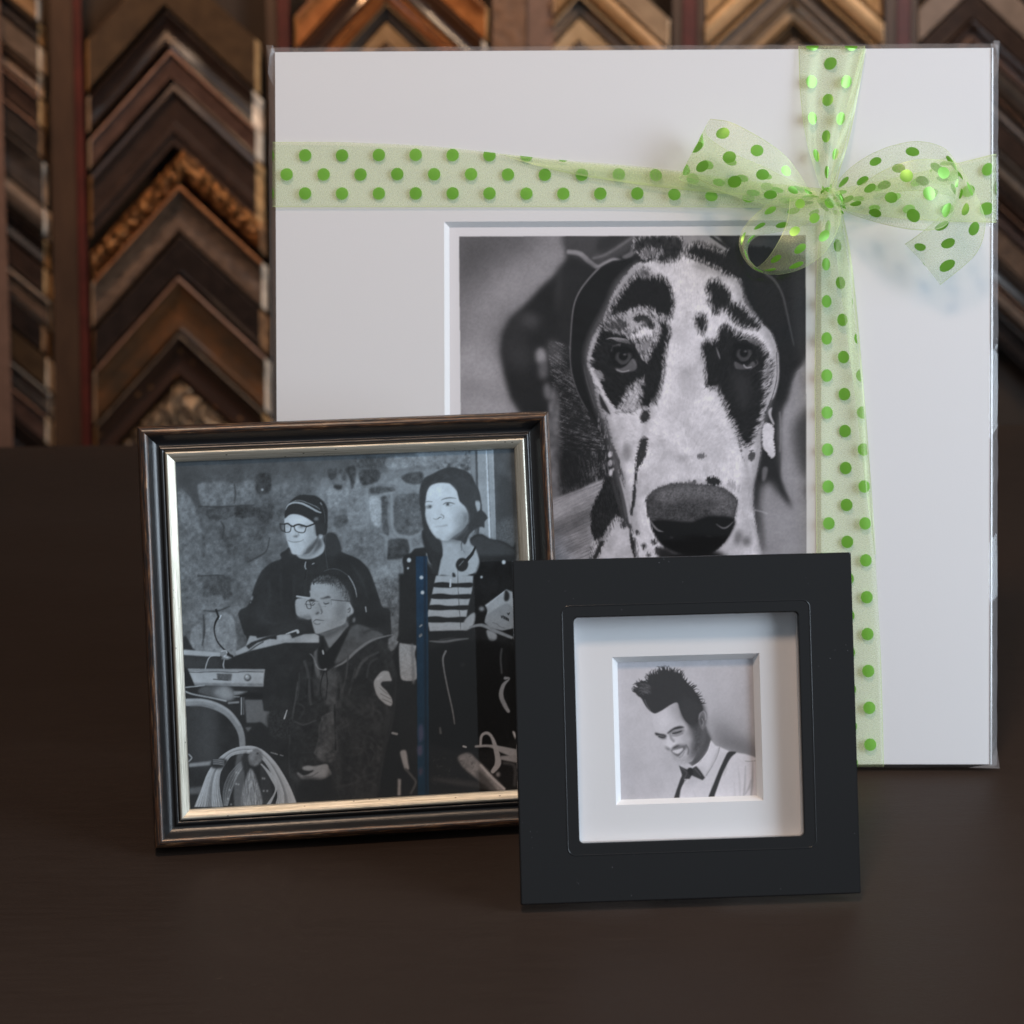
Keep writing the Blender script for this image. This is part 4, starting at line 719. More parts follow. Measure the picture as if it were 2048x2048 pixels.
# a few fine pale scuffs
sc = m.node('ShaderNodeTexVoronoi', feature='DISTANCE_TO_EDGE'); sc.inputs['Scale'].default_value = 3.1
m.link(m.coord('Object', (1, 1.7, 1)), sc.inputs['Vector'])
TABLE = m.m
tb = empty('display_table', 'dark brown display table with smooth matte top carrying the three framed pictures', 'table')
A_, B_ = np.array([-.4608, 1.8608]), np.array([.4746, 1.9164]); dr = (B_-A_)/np.linalg.norm(B_-A_); mid = (A_+B_)/2
L0, R0 = mid-dr*.95, mid+dr*.95; fr = np.array([dr[1], -dr[0]])*1.55
V = [(*p, z) for z in (-.032, 0) for p in (L0, R0, R0+fr, L0+fr)]
o = mesh('tabletop', V, [(3, 2, 1, 0), (4, 5, 6, 7), (0, 1, 5, 4), (1, 2, 6, 5), (2, 3, 7, 6), (3, 0, 4, 7)][::1], TABLE, tb)
b = o.modifiers.new('b', 'BEVEL'); b.width = .003; b.segments = 3
for p in (L0, R0, R0+fr, L0+fr):
    q = p+(mid+fr/2-p)*.08; box('leg', q[0]-.03, q[1]-.03, -.76, q[0]+.03, q[1]+.03, -.0325, TABLE, tb, .003)

# ---------------------------------------------------------------- racks of frame corner samples
def wp(X, Y, d=0.):
    r = ray(X, Y); t = (YW-d)/r[1]; return CP+r*t
def wood(name, a, b, rough=.45, metal=0., sc=60, grain=(1, 1, 1), bump=0., spec=.6):
    m = Mt(name, a, max(rough-.1, .2), metal, spec, coat=.6 if rough < .5 else 0); v = m.coord('Object', grain); nf = m.noise(v, sc, 5, .65)
    m.link(m.ramp(nf, [(.33, a), (.68, b)]), m.b.inputs['Base Color'])
    if bump: m.bump(nf, bump, .004)
    return m.m
def ornate(name, a, b, metal=.7):
    m = Mt(name, a, .38, metal); v = m.coord('Object'); w = m.node('ShaderNodeTexWave', wave_type='BANDS')
    w.inputs['Scale'].default_value = 16; w.inputs['Distortion'].default_value = 14; w.inputs['Detail'].default_value = 3; w.inputs['Detail Scale'].default_value = 2.2
    m.link(v, w.inputs['Vector']); m.link(m.ramp(w.outputs['Fac'], [(.15, tuple(x*.6 for x in a)), (.85, b)]), m.b.inputs['Base Color'])
    m.bump(w.outputs['Fac'], .9, .006); return m.m
def dotted(name, a, b):
    m = Mt(name, a, .42); v = m.coord('Object'); w = m.node('ShaderNodeTexVoronoi'); w.inputs['Scale'].default_value = 42; m.link(v, w.inputs['Vector'])
    m.link(m.ramp(w.outputs['Distance'], [(.10, b), (.17, a)]), m.b.inputs['Base Color']); return m.m
M_ = dict(
 olive=wood('olive_brown', (.034, .022, .013), (.055, .036, .02), .5, spec=.4), black=wood('black_lacquer', (.012, .009, .008), (.022, .016, .014), .32),
 cocoa=wood('cocoa_brown', (.022, .014, .011), (.036, .023, .018), .38), pink=wood('rosy_brown', (.05, .03, .024), (.085, .052, .042), .36),
 rim=wood('pale_rosy_edge', (.20, .12, .09), (.34, .21, .16), .4), copper=wood('copper_edge', (.30, .13, .06), (.55, .27, .13), .36, .5),
 gold=ornate('carved_gold', (.16, .075, .028), (.34, .165, .06)), umber=wood('grey_umber', (.05, .032, .022), (.12, .08, .055), .5, 0, 90, bump=.6),
 patina=wood('bronze_patina', (.030, .026, .018), (.13, .058, .022), .42, .2, 14), dots=dotted('dotted_russet', (.028, .014, .009), (.15, .075, .03)),
 champ=ornate('carved_champagne', (.09, .065, .045), (.20, .15, .10), .5), silver=wood('silver_edge', (.2, .16, .13), (.4, .33, .27), .35, .5),
 grey=wood('warm_grey', (.085, .066, .052), (.14, .11, .088), .5, 0, 80), slate=wood('dark_slate', (.026, .022, .02), (.045, .038, .034), .45),
 tan=wood('gilded_tan', (.30, .19, .10), (.44, .29, .16), .36, .35, 30, (1, 1, 1)), beige=wood('silvered_beige', (.24, .18, .13), (.36, .28, .20), .38, .25, 30),
 sand=wood('pale_gold', (.42, .30, .18), (.58, .43, .27), .34, .35, 30), orange=wood('burnt_orange', (.18, .065, .02), (.30, .12, .04), .36), taupe=wood('taupe', (.12, .092, .075), (.17, .13, .108), .5))
mw = Mt('raw_wood_end', (.55, .40, .26), .7); mw.vary((.40, .27, .16), (.80, .66, .50), mw.coord(), 26, 2, .3, .7); RAW = mw.m; RAWS = [RAW, wood('raw_end_pale', (.6, .5, .4), (.85, .78, .68), .6), wood('raw_end_ochre', (.34, .20, .09), (.6, .4, .2), .7), wood('raw_end_dark', (.09, .05, .03), (.35, .2, .1), .7)]; rw = np.random.RandomState(7)
PROF = dict(scoop=[(0, .010), (0, .034), (.06, .037), (.14, .034), (.35, .022), (.6, .018), (.85, .021), (1, .019), (1, .004)],
            hump=[(0, .008), (0, .022), (.1, .031), (.35, .038), (.6, .036), (.85, .028), (1, .020), (1, .004)],
            flat=[(0, .008), (0, .030), (.04, .033), (.5, .030), (.96, .027), (1, .024), (1, .004)],
            step=[(0, .008), (0, .034), (.10, .036), (.18, .030), (.2, .024), (.6, .021), (.64, .026), (.78, .026), (.82, .018), (1, .018), (1, .004)])
def sample(ax, ay, t, xl, xr, mat, prof, label, edge=None, lsl=1.12, lsr=.93, caps=True, lip=None, ec=18):
    g = empty('frame_corner_sample', label, 'frame sample', 'frame corner samples on the racks', Matrix.Translation(Vector(wp(ax, ay+t/2, 0))))
    ec = ec*(.6+.7*rw.rand()); xr = xr+rw.randn()*2; raw = RAWS[rw.choice(4, p=[.4, .2, .25, .15])]; O = np.array(g.location); P = PROF[prof]; xe = xr-ec
    def strip(P, nm, mt, off=0.):
        V, F = [], []; cols = [xl, (xl+ax)/2, ax, (ax+xe)/2, xe]
        for s, d in P:
            for cx_ in cols:
                y = ay+s*t+(ax-cx_)*lsl if cx_ < ax else ay+s*t+(cx_-ax)*lsr
                V.append(wp(cx_, y, d+off)-O)
        nc = len(cols)
        for i in range(len(P)-1):
            for j in range(nc-1): F.append((i*nc+j, i*nc+j+1, (i+1)*nc+j+1, (i+1)*nc+j)[::-1])
        return V, F, nc
    V, F, nc = strip(P, 'moulding', mat)
    o = mesh('moulding', V, F, mat, g); 
    ev = o.modifiers.new('e', 'EDGE_SPLIT'); ev.split_angle = math.radians(40)
    o.data.polygons.foreach_set('use_smooth', [True]*len(o.data.polygons))
    if caps:                                                   # sawn end, cut back at an angle so the raw wood shows
        for side, c0, dx in ((0, nc-1, ec), (1, 0, -6)):
            a = [V[i*nc+c0] for i in range(1, len(P)-1)]; K = len(a)
            bks = [wp((xe if side == 0 else xl)+dx, (ay+P[i][0]*t+((xe+dx-ax)*lsr if side == 0 else (ax-xl-dx)*lsl)), P[i][1]*.25)-O for i in range(1, len(P)-1)]
            FF = [((i, i+1, K+i+1, K+i) if side == 0 else (i+1, i, K+i, K+i+1)) for i in range(K-1)]
            mesh('sawn_end', a+bks, FF, raw, g)
    if edge:
        V2, F2, _ = strip([(-.005, .030), (-.005, .040), (.03, .0415), (edge[1], .0405), (edge[1]+.005, .034)], 'edge_bead', edge[0]); mesh('edge_bead', V2, F2, edge[0], g)
    return g
ordw = ['top', 'second', 'third', 'fourth', 'fifth', 'sixth', 'seventh', 'eighth', 'ninth', 'tenth', 'eleventh', 'twelfth', 'thirteenth', 'fourteenth', 'fifteenth', 'sixteenth']
colA = [(328, -92, 112, 'olive', 'flat', 'plain olive brown corner sample at the very top of the wide left column', None),
 (332, 20, 78, 'black', 'scoop', 'dark brown corner sample with a black groove, second down in the wide left column', None),
 (341, 99, 66, 'pink', 'flat', 'brown corner sample with pale rosy top edge, third down in the wide left column', ('rim', .11)),
 (347, 166, 132, 'cocoa', 'step', 'broad plain dark corner sample directly above the carved gold one', None),
 (366, 299, 70, 'gold', 'hump', 'carved gold corner sample with leaf scrolls, left of the white matted picture', None),
 (358, 370, 98, 'umber', 'scoop', 'grey umber corner sample with a bright copper bead, just under the carved gold one', ('copper', .09)),
 (360, 470, 84, 'black', 'flat', 'nearly black corner sample under the copper-beaded one', None),
 (357, 555, 112, 'patina', 'scoop', 'mottled bronze patina corner sample with a thin brown rim', ('rim', .04)),
 (357, 668, 90, 'dots', 'scoop', 'russet corner sample speckled with small dots and a thin silver edge', ('silver', .05)),
 (359, 760, 150, 'champ', 'hump', 'carved champagne silver corner sample just above the wooden picture frame', None)]
for i, (a, b, t, mt, pr, lb, ed) in enumerate(colA):
    sample(a, b, t-9, 178+i*2, 522+i*3.2, M_[mt], pr, lb, (M_[ed[0]], ed[1]) if ed else None)
zc = [(-60, 48, 'tan', 'flat', 'tan'), (-12, 44, 'black', 'scoop', 'glossy black'), (34, 52, 'grey', 'flat', 'warm grey'), (88, 48, 'umber', 'scoop', 'rough umber'), (138, 56, 'cocoa', 'flat', 'dark rosy-edged cocoa'), (196, 60, 'slate', 'flat', 'pale-edged slate'),
      (258, 88, 'slate', 'scoop', 'broad dark slate'), (348, 62, 'grey', 'hump', 'rounded warm grey'), (412, 56, 'black', 'scoop', 'narrow glossy black'), (470, 54, 'cocoa', 'flat', 'plain dark cocoa'), (526, 60, 'umber', 'step', 'stepped umber'),
      (588, 54, 'black', 'flat', 'flat black'), (644, 64, 'olive', 'flat', 'olive brown'), (710, 50, 'slate', 'step', 'stepped dark slate'), (762, 56, 'pink', 'flat', 'copper brown'), (820, 70, 'black', 'scoop', 'lowest glossy black')]
for i, (y, t, mt, pr, nm) in enumerate(zc):
    sample(-110, y-95, t-4, -240, 88+i*1.6, M_[mt], pr, f'{nm} corner sample, {ordw[i]} down at the far left edge of the picture', (M_['rim'], .07) if i in (4, 5, 0, 14) else None, lsr=.82, ec=15)
bc = [(-172, 72, 'orange', 'flat', 'burnt orange corner sample highest above the top left of the dog picture', 'copper'), (-98, 62, 'cocoa', 'scoop', 'dark cocoa corner sample between two orange ones above the dog picture', None), (-34, 38, 'orange', 'step', 'narrow burnt orange corner sample above the dog picture', None),
      (6, 36, 'slate', 'flat', 'dark slate corner sample with gilded edge above the dog picture', 'tan'), (44, 42, 'tan', 'flat', 'gilded tan corner sample peeking over the left half of the white mat', None), (88, 80, 'patina', 'scoop', 'bronze corner sample mostly hidden by the left half of the white mat', None)]
for y, t, mt, pr, lb, ed in bc: sample(772, y, t-3, 594, 984, M_[mt], pr, lb, (M_[ed], .13) if ed else None, ec=14)
cc = [(-130, 62, 'beige', 'flat', 'silvered beige corner sample, highest in the narrow column above the mat centre', None), (-66, 52, 'tan', 'hump', 'gilded tan corner sample second down in the narrow column above the mat centre', None), (-12, 46, 'grey', 'step', 'warm grey stepped corner sample above the mat centre', 'sand'), (36, 46, 'sand', 'flat', 'pale gold corner sample just above the mat centre', None), (84, 80, 'taupe', 'scoop', 'taupe corner sample mostly hidden behind the mat centre', None)]
for y, t, mt, pr, lb, ed in cc: sample(1158, y, t-3, 1108, 1344, M_[mt], pr, lb, (M_[ed], .13) if ed else None, ec=10)
dc = [(-188, 62, 'tan', 'flat', 'gilded tan corner sample, highest above the vertical ribbon', None), (-124, 60, 'sand', 'hump', 'pale gold rounded corner sample above the vertical ribbon', None), (-62, 58, 'grey', 'step', 'warm grey stepped corner sample behind the vertical ribbon top', 'tan'), (-2, 42, 'beige', 'scoop', 'silvered beige corner sample behind the vertical ribbon top', None), (42, 30, 'olive', 'flat', 'narrow olive brown corner sample behind the vertical ribbon top', 'tan'), (74, 80, 'grey', 'flat', 'warm grey corner sample mostly hidden where the vertical ribbon starts', None)]
for y, t, mt, pr, lb, ed in dc: sample(1586, y, t-3, 1412, 1770, M_[mt], pr, lb, (M_[ed], .13) if ed else None, lsl=.95, ec=8)
ec_ = ['taupe', 'taupe', 'black', 'taupe', 'cocoa', 'pink', 'slate', 'taupe', 'cocoa', 'grey', 'black', 'pink', 'umber', 'slate', 'taupe', 'black']
nm_ = ['smooth taupe', 'broad taupe', 'black', 'wide taupe', 'dark cocoa', 'rosy brown', 'dark slate', 'plain taupe', 'cocoa brown', 'warm grey', 'flat black', 'reddish brown', 'rough umber', 'charcoal slate', 'light taupe', 'lowest black']
th = [120, 88, 34, 72, 56, 50, 60, 46, 58, 50, 56, 52, 60, 54, 50, 70]; y = -330
for i in range(16):
    sample(1945, y, th[i]-4, 1838, 2180, M_[ec_[i]], ['flat', 'scoop', 'hump', 'step'][i % 4] if i > 3 else 'flat', f'{nm_[i]} corner sample, {ordw[i]} down in the column at the right edge', (M_['rim'], .06) if i in (7, 11, 14) else None, lsl=.98, ec=10); y += th[i]
def post(x0t, x1t, x0b, x1b, mat, d, name, label, parent=None):
    ya, yb = -160, 1010; V = []
    for X, Y in ((x0t, ya), (x1t, ya), (x1b, yb), (x0b, yb)):
        for dd in (0.0, d): V.append(wp(X, Y, dd))
    V = np.array(V); O = V.mean(0) if parent is None else np.array(parent.location)
    o = mesh(name, V-O, [(1, 3, 5, 7)[::-1], (0, 1, 7, 6)[::-1], (2, 4, 5, 3)[::-1], (0, 2, 3, 1)[::-1], (6, 7, 5, 4)[::-1]], mat)
    if parent is None: o.location = O; tag(o, label, 'rack post', 'wooden posts between the sample columns')
    else: o.parent = parent
    return o
PB = wood('post_brown', (.026, .013, .006), (.045, .024, .012), .55, 0, 40, (1, 1, .3)); PR = wood('post_red', (.034, .006, .004), (.066, .012, .008), .5, 0, 30); PT = wood('post_texture', (.07, .036, .018), (.13, .068, .035), .6, 0, 70, bump=.5)
PL = wood('post_light', (.085, .050, .036), (.12, .072, .054), .6)
p = post(-60, -6, -30, 30, PL, .055, 'rack_post', 'pale brown upright post at the left edge of the picture')
p = post(98, 140, 112, 166, PB, .034, 'rack_post', 'dark brown upright post with a red edge strip, left of the wide sample column'); post(141, 158, 167, 186, PR, .028, 'red_strip', None, p)
p = post(527, 549, 560, 580, PB, .022, 'rack_post', 'upright post with red strip by the top left corner of the matted picture'); post(550, 574, 581, 604, PR, .026, 'red_strip', None, p)
p = post(986, 1052, 980, 1052, PT, .030, 'rack_post', 'broad rough brown post above the left half of the white mat'); post(1054, 1108, 1056, 1108, PL, .024, 'side_board', None, p)
p = post(1346, 1364, 1340, 1360, PB, .028, 'rack_post', 'upright post with red strip left of the vertical ribbon'); post(1366, 1394, 1362, 1390, PR, .030, 'red_strip', None, p); post(1396, 1410, 1392, 1406, PB, .028, 'side_board', None, p)
p = post(1772, 1794, 1762, 1784, PB, .028, 'rack_post', 'upright post with red strip right of the vertical ribbon'); post(1796, 1822, 1786, 1812, PR, .030, 'red_strip', None, p); post(1824, 1836, 1814, 1826, PB, .028, 'side_board', None, p)

# ================================================================= common materials for the pictures
m = Mt('mat_board_white', (.80, .80, .82), .85, spec=.25); m.bump(m.noise(m.coord('Object', (1, 1, 1)), 900, 3), .12, .0003); MATW = m.m
m = Mt('mat_core_white', (.86, .86, .87), .8, spec=.2); CORE = m.m
m = Mt('backing_card', (.20, .15, .11), .8); BACK = m.m
def glass(name, rough=.0, tint=1., f=.04):
    m = Mt(name); t = m.node('ShaderNodeBsdfTransparent'); t.inputs[0].default_value = (tint, tint, tint, 1); g = m.node('ShaderNodeBsdfGlossy'); g.inputs['Roughness'].default_value = rough
    lw = m.node('ShaderNodeLayerWeight'); lw.inputs[0].default_value = .5; x = m.node('ShaderNodeMixShader')      # facing: the same from both sides
    m.link(m.math('ADD', m.math('MULTIPLY', m.math('POWER', lw.outputs['Facing'], 5.), .9), f), x.inputs[0]); m.link(t.outputs[0], x.inputs[1]); m.link(g.outputs[0], x.inputs[2]); m.link(x.outputs[0], m.out.inputs[0]); m.n.remove(m.b); return m, g, x
def printmat(name, rough):
    m = Mt(name, rough=rough, spec=.2); a = m.node('ShaderNodeAttribute', attribute_name='ink'); m.link(a.outputs['Color'], m.b.inputs['Base Color']); return m.m
def photo_print(fr, rc, nz, cv, pitch, gain, parent, mat):
    """flat sheet whose ink is stored per vertex"""
    x0, y0, x1, y1 = rc; nx, ny = int((x1-x0)/pitch)+1, int((y1-y0)/pitch)+1
    gx, gy = np.meshgrid(np.linspace(x0, x1, nx), np.linspace(y0, y1, ny)); P = np.stack([gx, gy, np.full_like(gx, nz)], -1).reshape(-1, 3)
    q = px(fr.world(P)); u = np.clip(q[:, 0]-cv.x0-.5, 0, cv.w-1.01); v = np.clip(q[:, 1]-cv.y0-.5, 0, cv.h-1.01)
    ui, vi = u.astype(int), v.astype(int); fu, fv = (u-ui)[:, None], (v-vi)[:, None]; a = lin(cv.a)
    c = (a[vi, ui]*(1-fu)+a[vi, ui+1]*fu)*(1-fv)+(a[vi+1, ui]*(1-fu)+a[vi+1, ui+1]*fu)*fv
    I = np.arange(nx*ny).reshape(ny, nx); F = np.stack([I[:-1, :-1], I[:-1, 1:], I[1:, 1:], I[1:, :-1]], -1).reshape(-1, 4)
    me = bpy.data.meshes.new('photo_print'); me.vertices.add(len(P)); me.vertices.foreach_set('co', P.astype(np.float32).ravel())
    me.loops.add(F.size); me.loops.foreach_set('vertex_index', F.ravel().astype(np.int32)); me.polygons.add(len(F))
    me.polygons.foreach_set('loop_start', (np.arange(len(F))*4).astype(np.int32)); me.update(calc_edges=True)
    at = me.color_attributes.new('ink', 'FLOAT_COLOR', 'POINT'); c4 = np.concatenate([np.clip(c*gain, 0, .9), np.ones((len(c), 1))], 1); at.data.foreach_set('color', c4.astype(np.float32).ravel())
    me.materials.append(mat); o = bpy.data.objects.new('photo_print', me); COL.objects.link(o); o.parent = parent; return o

# ================================================================= 1. matted dog picture in its sleeve
PK = Frame(.0680, 1.1283, -.0182, .2667, .4060, .4064, .0046)
pk = empty('matted_print', 'large white matted black and white dog portrait in a clear sleeve, tied with green ribbon', 'matted picture', M=PK.M)
hw, H = PK.w/2, PK.h
op = PK.rect([(888, 443.6), (1642, 440), (1643, 1192), (890.5, 1192)], 0)
def board(name, x0, y0, x1, y1, rc, z0, z1, mat, parent):
    a, b, c, d = rc; V = []; F = []
    for z in (z1, z0): V += [(x0, y0, z), (x1, y0, z), (x1, y1, z), (x0, y1, z), (a, b, z), (c, b, z), (c, d, z), (a, d, z)]
    for k in range(4):
        j = (k+1) % 4; F += [(k, j, 4+j, 4+k), (8+j, 8+k, 12+k, 12+j), (8+k, 8+j, j, k)]
    return mesh(name, V, F, mat, parent)
board('mat_board', -hw, 0, hw, H, op, -.0014, 0, MATW, pk)
ring('mat_bevel', op[0], op[1], op[2], op[3], [(0, 0.00), (.0029, -.0022)], CORE, pk, smooth=False)
cvd = paint_dog(); rc = (op[0]-.004, op[1]-.004, op[2]+.004, op[3]+.004)
photo_print(PK, rc, -.0023, cvd, .00042, 1.42, pk, printmat('dog_print_ink', .42))
box('backing_board', -hw, 0, -.0052, hw, H, -.0027, BACK, pk)
# sleeve: thin film over the front, folded over the edges with a heat-sealed rim
fm, gl, mix = glass('cellophane', .06, .985, .035)
bn = fm.node('ShaderNodeBump'); bn.inputs['Strength'].default_value = .35; bn.inputs['Distance'].default_value = .002
wv = fm.noise(fm.coord('Object', (1, 2.2, 1)), 7, 3, .5, 1.2); fm.link(wv, bn.inputs['Height']); fm.link(bn.outputs[0], gl.inputs['Normal'])
rng = np.random.RandomState(4)
def film(nm, z, inflate):
    nx, ny = 70, 70; e = .0042; V, F = [], []
    for j in range(ny+1):
        for i in range(nx+1):
            uf = lambda i_, n_, L_, a0, a1: -a0 if i_ == 0 else (L_+a1 if i_ == n_ else .0008+(L_-.0016)*(i_-1)/(n_-2))
            u, v = i/nx, j/ny; ex = min(i, nx-i); ey = min(j, ny-j)
            x = -hw+uf(i, nx, 2*hw, e, e); yy = uf(j, ny, H, .0024, .0036); zz = z+.0004*inflate
            if ex < 1 or ey < 1: zz = -.0022
            x += .0006*math.sin(v*23+2)*(1 if u > .5 else -1)*(ex < 1); yy += .0005*math.sin(u*19)*(ey < 1)
            V.append((x, yy, zz))
    for j in range(ny):
        for i in range(nx): a = j*(nx+1)+i; F.append((a, a+1, a+nx+2, a+nx+1))
    return mesh(nm, V, F, fm.m, pk)
film('cellophane_sleeve', .0006, 1.)
sm = Mt('sealed_film_edge', (.62, .58, .58), .18, spec=.9); sm.set('Alpha', .20); sm.bump(sm.noise(sm.coord('Object', (1, 1, 1)), 240, 3), .6, .001)
def seam(nm, pts, wd, zc=-.0012):
    V, F = [], []; n_ = len(pts)
    for k, (a, b, wx, wy) in enumerate(pts):
        jt = rng.randn()*.00012
        for s, dz in ((0, .0014), (.4, .0004), (.75, -.0012), (1., -.0026)): V.append((a+wx*(s*wd+jt*(s > .6)), b+wy*(s*wd+jt*(s > .6)), zc+dz))
    for k in range(n_-1):
        for s in range(3): q = k*4+s; F.append((q, q+1, q+5, q+4))
    return mesh(nm, V, F, sm.m, pk, smooth=True)
ts = np.linspace(0, 1, 60)
seam('sleeve_seam', [(hw, -.001+t*(H+.0035), 1, 0) for t in ts], .0050)
seam('sleeve_seam', [(-hw, -.001+t*(H+.0035), -1, 0) for t in ts], .0042)
seam('sleeve_seam', [(-hw-.003+t*(2*hw+.007), H, 0, 1) for t in ts], .0032)
seam('sleeve_seam', [(-hw+t*2*hw, 0, 0, -1) for t in ts], .0024)
for sx in (-1, 1):                                              # crumpled corners of the sleeve
    V = [(sx*hw, H, 0), (sx*(hw+.0052), H+.0042, -.001), (sx*(hw+.0012), H+.0038, .001), (sx*(hw+.0040), H-.012, .0006), (sx*(hw+.0008), H-.020, -.001), (sx*(hw+.003), H-.004, .0022)]
    mesh('folded_corner', V, [(0, 5, 2), (5, 1, 2), (0, 3, 5), (5, 3, 1), (0, 4, 3)], sm.m, pk)
V = [(hw, 0, 0), (hw+.0056, -.0022, .001), (hw+.001, -.0020, .002), (hw+.004, .010, 0), (hw-.012, -.0018, .0008)]
mesh('folded_corner', V, [(0, 1, 3), (0, 2, 1), (0, 4, 2)], sm.m, pk)
mh = Mt('clear_edge_gloss', (.9, .9, .92), .12, spec=1.); mh.set('Alpha', .55)
for xx, wdt in ((hw+.0004, .0009),):
    V = [(xx+dx, t*H, .0006-dx*.4) for t in ts for dx in (0, wdt)]; mesh('film_fold', V, [(2*k, 2*k+1, 2*k+3, 2*k+2) for k in range(59)], mh.m, pk, smooth=True)
# strut that holds it up
box('easel_leg', -.03, .02, -.0102, .03, .26, -.0054, BACK, pk)

# ================================================================= 2. ribbon and bow
RW = .0369; SP = .0208; RD = .00356
m = Mt('sheer_green_ribbon'); m.n.remove(m.b)
uvn = m.node('ShaderNodeUVMap'); sx = m.node('ShaderNodeSeparateXYZ'); m.link(uvn.outputs[0], sx.inputs[0]); U_, V_ = sx.outputs[0], sx.outputs[1]
ds = []
for off, vc in ((0., RW*.5-.0108), (SP/2, RW*.5), (0., RW*.5+.0108)):
    a = m.math('SUBTRACT', m.math('FLOORED_MODULO', m.math('ADD', U_, 10*SP+off), SP), SP/2); b = m.math('SUBTRACT', V_, vc)
    ds.append(m.math('ADD', m.math('MULTIPLY', a, a), m.math('MULTIPLY', b, b)))
dm = m.math('SQRT', m.math('MINIMUM', m.math('MINIMUM', ds[0], ds[1]), ds[2]))
wob = m.math('MULTIPLY', m.math('SUBTRACT', m.noise(m.coord('UV'), 1800, 2), .5), .0005)
dot = m.mapr(m.math('ADD', dm, wob), RD-.00012, RD+.00012, 1, 0)
ed = m.math('MINIMUM', V_, m.math('SUBTRACT', RW, V_)); sel = m.mapr(ed, .0003, .0007, 1, 0)
wv = m.node('ShaderNodeTexNoise'); wv.inputs['Scale'].default_value = 2600; m.link(m.coord('UV', (1, .25, 1)), wv.inputs['Vector'])
fl = m.node('ShaderNodeTexVoronoi'); fl.inputs['Scale'].default_value = 900; m.link(m.coord('UV'), fl.inputs['Vector'])
spk = m.mapr(fl.outputs['Distance'], .08, .16, 1, 0); msk = m.mapr(m.noise(m.coord('UV'), 60, 2), .52, .66, 0, 1); spk = m.math('MULTIPLY', spk, msk)
cov = m.math('ADD', m.mapr(wv.outputs['Fac'], .3, .7, .20, .36), m.math('MULTIPLY', sel, .38)); cov = m.math('MAXIMUM', cov, m.math('MULTIPLY', spk, .95)); cov = m.math('MAXIMUM', cov, m.math('MULTIPLY', dot, .985)); cov = m.math('MINIMUM', cov, 1.)
def mixc(f, a, b):
    x = m.node('ShaderNodeMix', data_type='RGBA'); m.link(f, x.inputs[0])
    for k, v in ((6, a), (7, b)):
        if isinstance(v, tuple): x.inputs[k].default_value = (*v, 1)
        else: m.link(v, x.inputs[k])
    return x.outputs[2]
colr = mixc(dot, mixc(spk, mixc(sel, (.80, .86, .54), (.68, .80, .38)), (.95, 1., .8)), (.17, .45, .03))
tn = mixc(dot, (.74, .86, .46), (.26, .66, .05))
df = m.node('ShaderNodeBsdfDiffuse'); tl = m.node('ShaderNodeBsdfTranslucent'); gg = m.node('ShaderNodeBsdfGlossy'); gg.inputs['Roughness'].default_value = .38; tr = m.node('ShaderNodeBsdfTransparent'); tr.inputs[0].default_value = (.97, 1, .93, 1)
m.link(colr, df.inputs[0]); m.link(tn, tl.inputs[0]); m.link(mixc(dot, (.8, .9, .6), (.5, .9, .3)), gg.inputs[0])
x1 = m.node('ShaderNodeMixShader'); x1.inputs[0].default_value = .34; m.link(df.outputs[0], x1.inputs[1]); m.link(tl.outputs[0], x1.inputs[2])
x2 = m.node('ShaderNodeMixShader'); m.link(m.math('ADD', m.math('MULTIPLY', dot, .16), .10), x2.inputs[0]); m.link(x1.outputs[0], x2.inputs[1]); m.link(gg.outputs[0], x2.inputs[2])
x3 = m.node('ShaderNodeMixShader'); m.link(cov, x3.inputs[0]); m.link(tr.outputs[0], x3.inputs[1]); m.link(x2.outputs[0], x3.inputs[2]); m.link(x3.outputs[0], m.out.inputs[0])
RIB = m.m
rb = empty('polka_dot_ribbon', 'sheer pale green ribbon with green dots, tied in a bow around the matted picture', 'ribbon', M=PK.M)
def Z3(P): return [(x/2.583+1300, y/2.583+200, *r) for x, y, *r in P]
def ribbon(name, A, B, zoom=False, v0=0., v1=1., u0=0., bulge=0., wave=0., nw=3, nu=90, nv=16, label=None):
    if zoom: A, B = Z3(A), Z3(B)
    K = max(len(A), len(B))
    def curve(P):
        P = np.array([PK.at(x, y, z) for x, y, z in P]); Q = cr(P, False, 12)
        s = np.concatenate([[0], np.cumsum(np.linalg.norm(np.diff(Q, axis=0), axis=1))]); t = np.linspace(0, s[-1], nu+1)
        if len(A) == len(B): t0 = np.linspace(0, 1, len(Q)); return np.stack([np.interp(np.linspace(0, 1, nu+1), t0, Q[:, k]) for k in range(3)], 1)
        return np.stack([np.interp(t, s, Q[:, k]) for k in range(3)], 1)
    a, b = curve(A), curve(B); mid_ = (a+b)/2; uu = u0+np.concatenate([[0], np.cumsum(np.linalg.norm(np.diff(mid_, axis=0), axis=1))])
    va = np.interp(np.linspace(0, 1, nu+1), np.linspace(0, 1, len(np.atleast_1d(v0))), np.atleast_1d(v0)); vb = np.interp(np.linspace(0, 1, nu+1), np.linspace(0, 1, len(np.atleast_1d(v1))), np.atleast_1d(v1))
    V, UV, F = [], [], []
    for i in range(nu+1):
        for j in range(nv+1):
            v = j/nv; p = a[i]*(1-v)+b[i]*v; p = p+np.array([0, 0, bulge*math.sin(math.pi*v)+wave*math.sin(nw*math.pi*v+i*.03)+.0005*math.sin(i*.21+3*v+len(V)*0)*math.sin(math.pi*v)]); V.append(p); UV.append((uu[i], (va[i]*(1-v)+vb[i]*v)*RW))
    for i in range(nu):
        for j in range(nv): q = i*(nv+1)+j; F.append((q, q+nv+1, q+nv+2, q+1))
    return mesh(name, V, F, RIB, rb, UV, True, label)
z = .0016
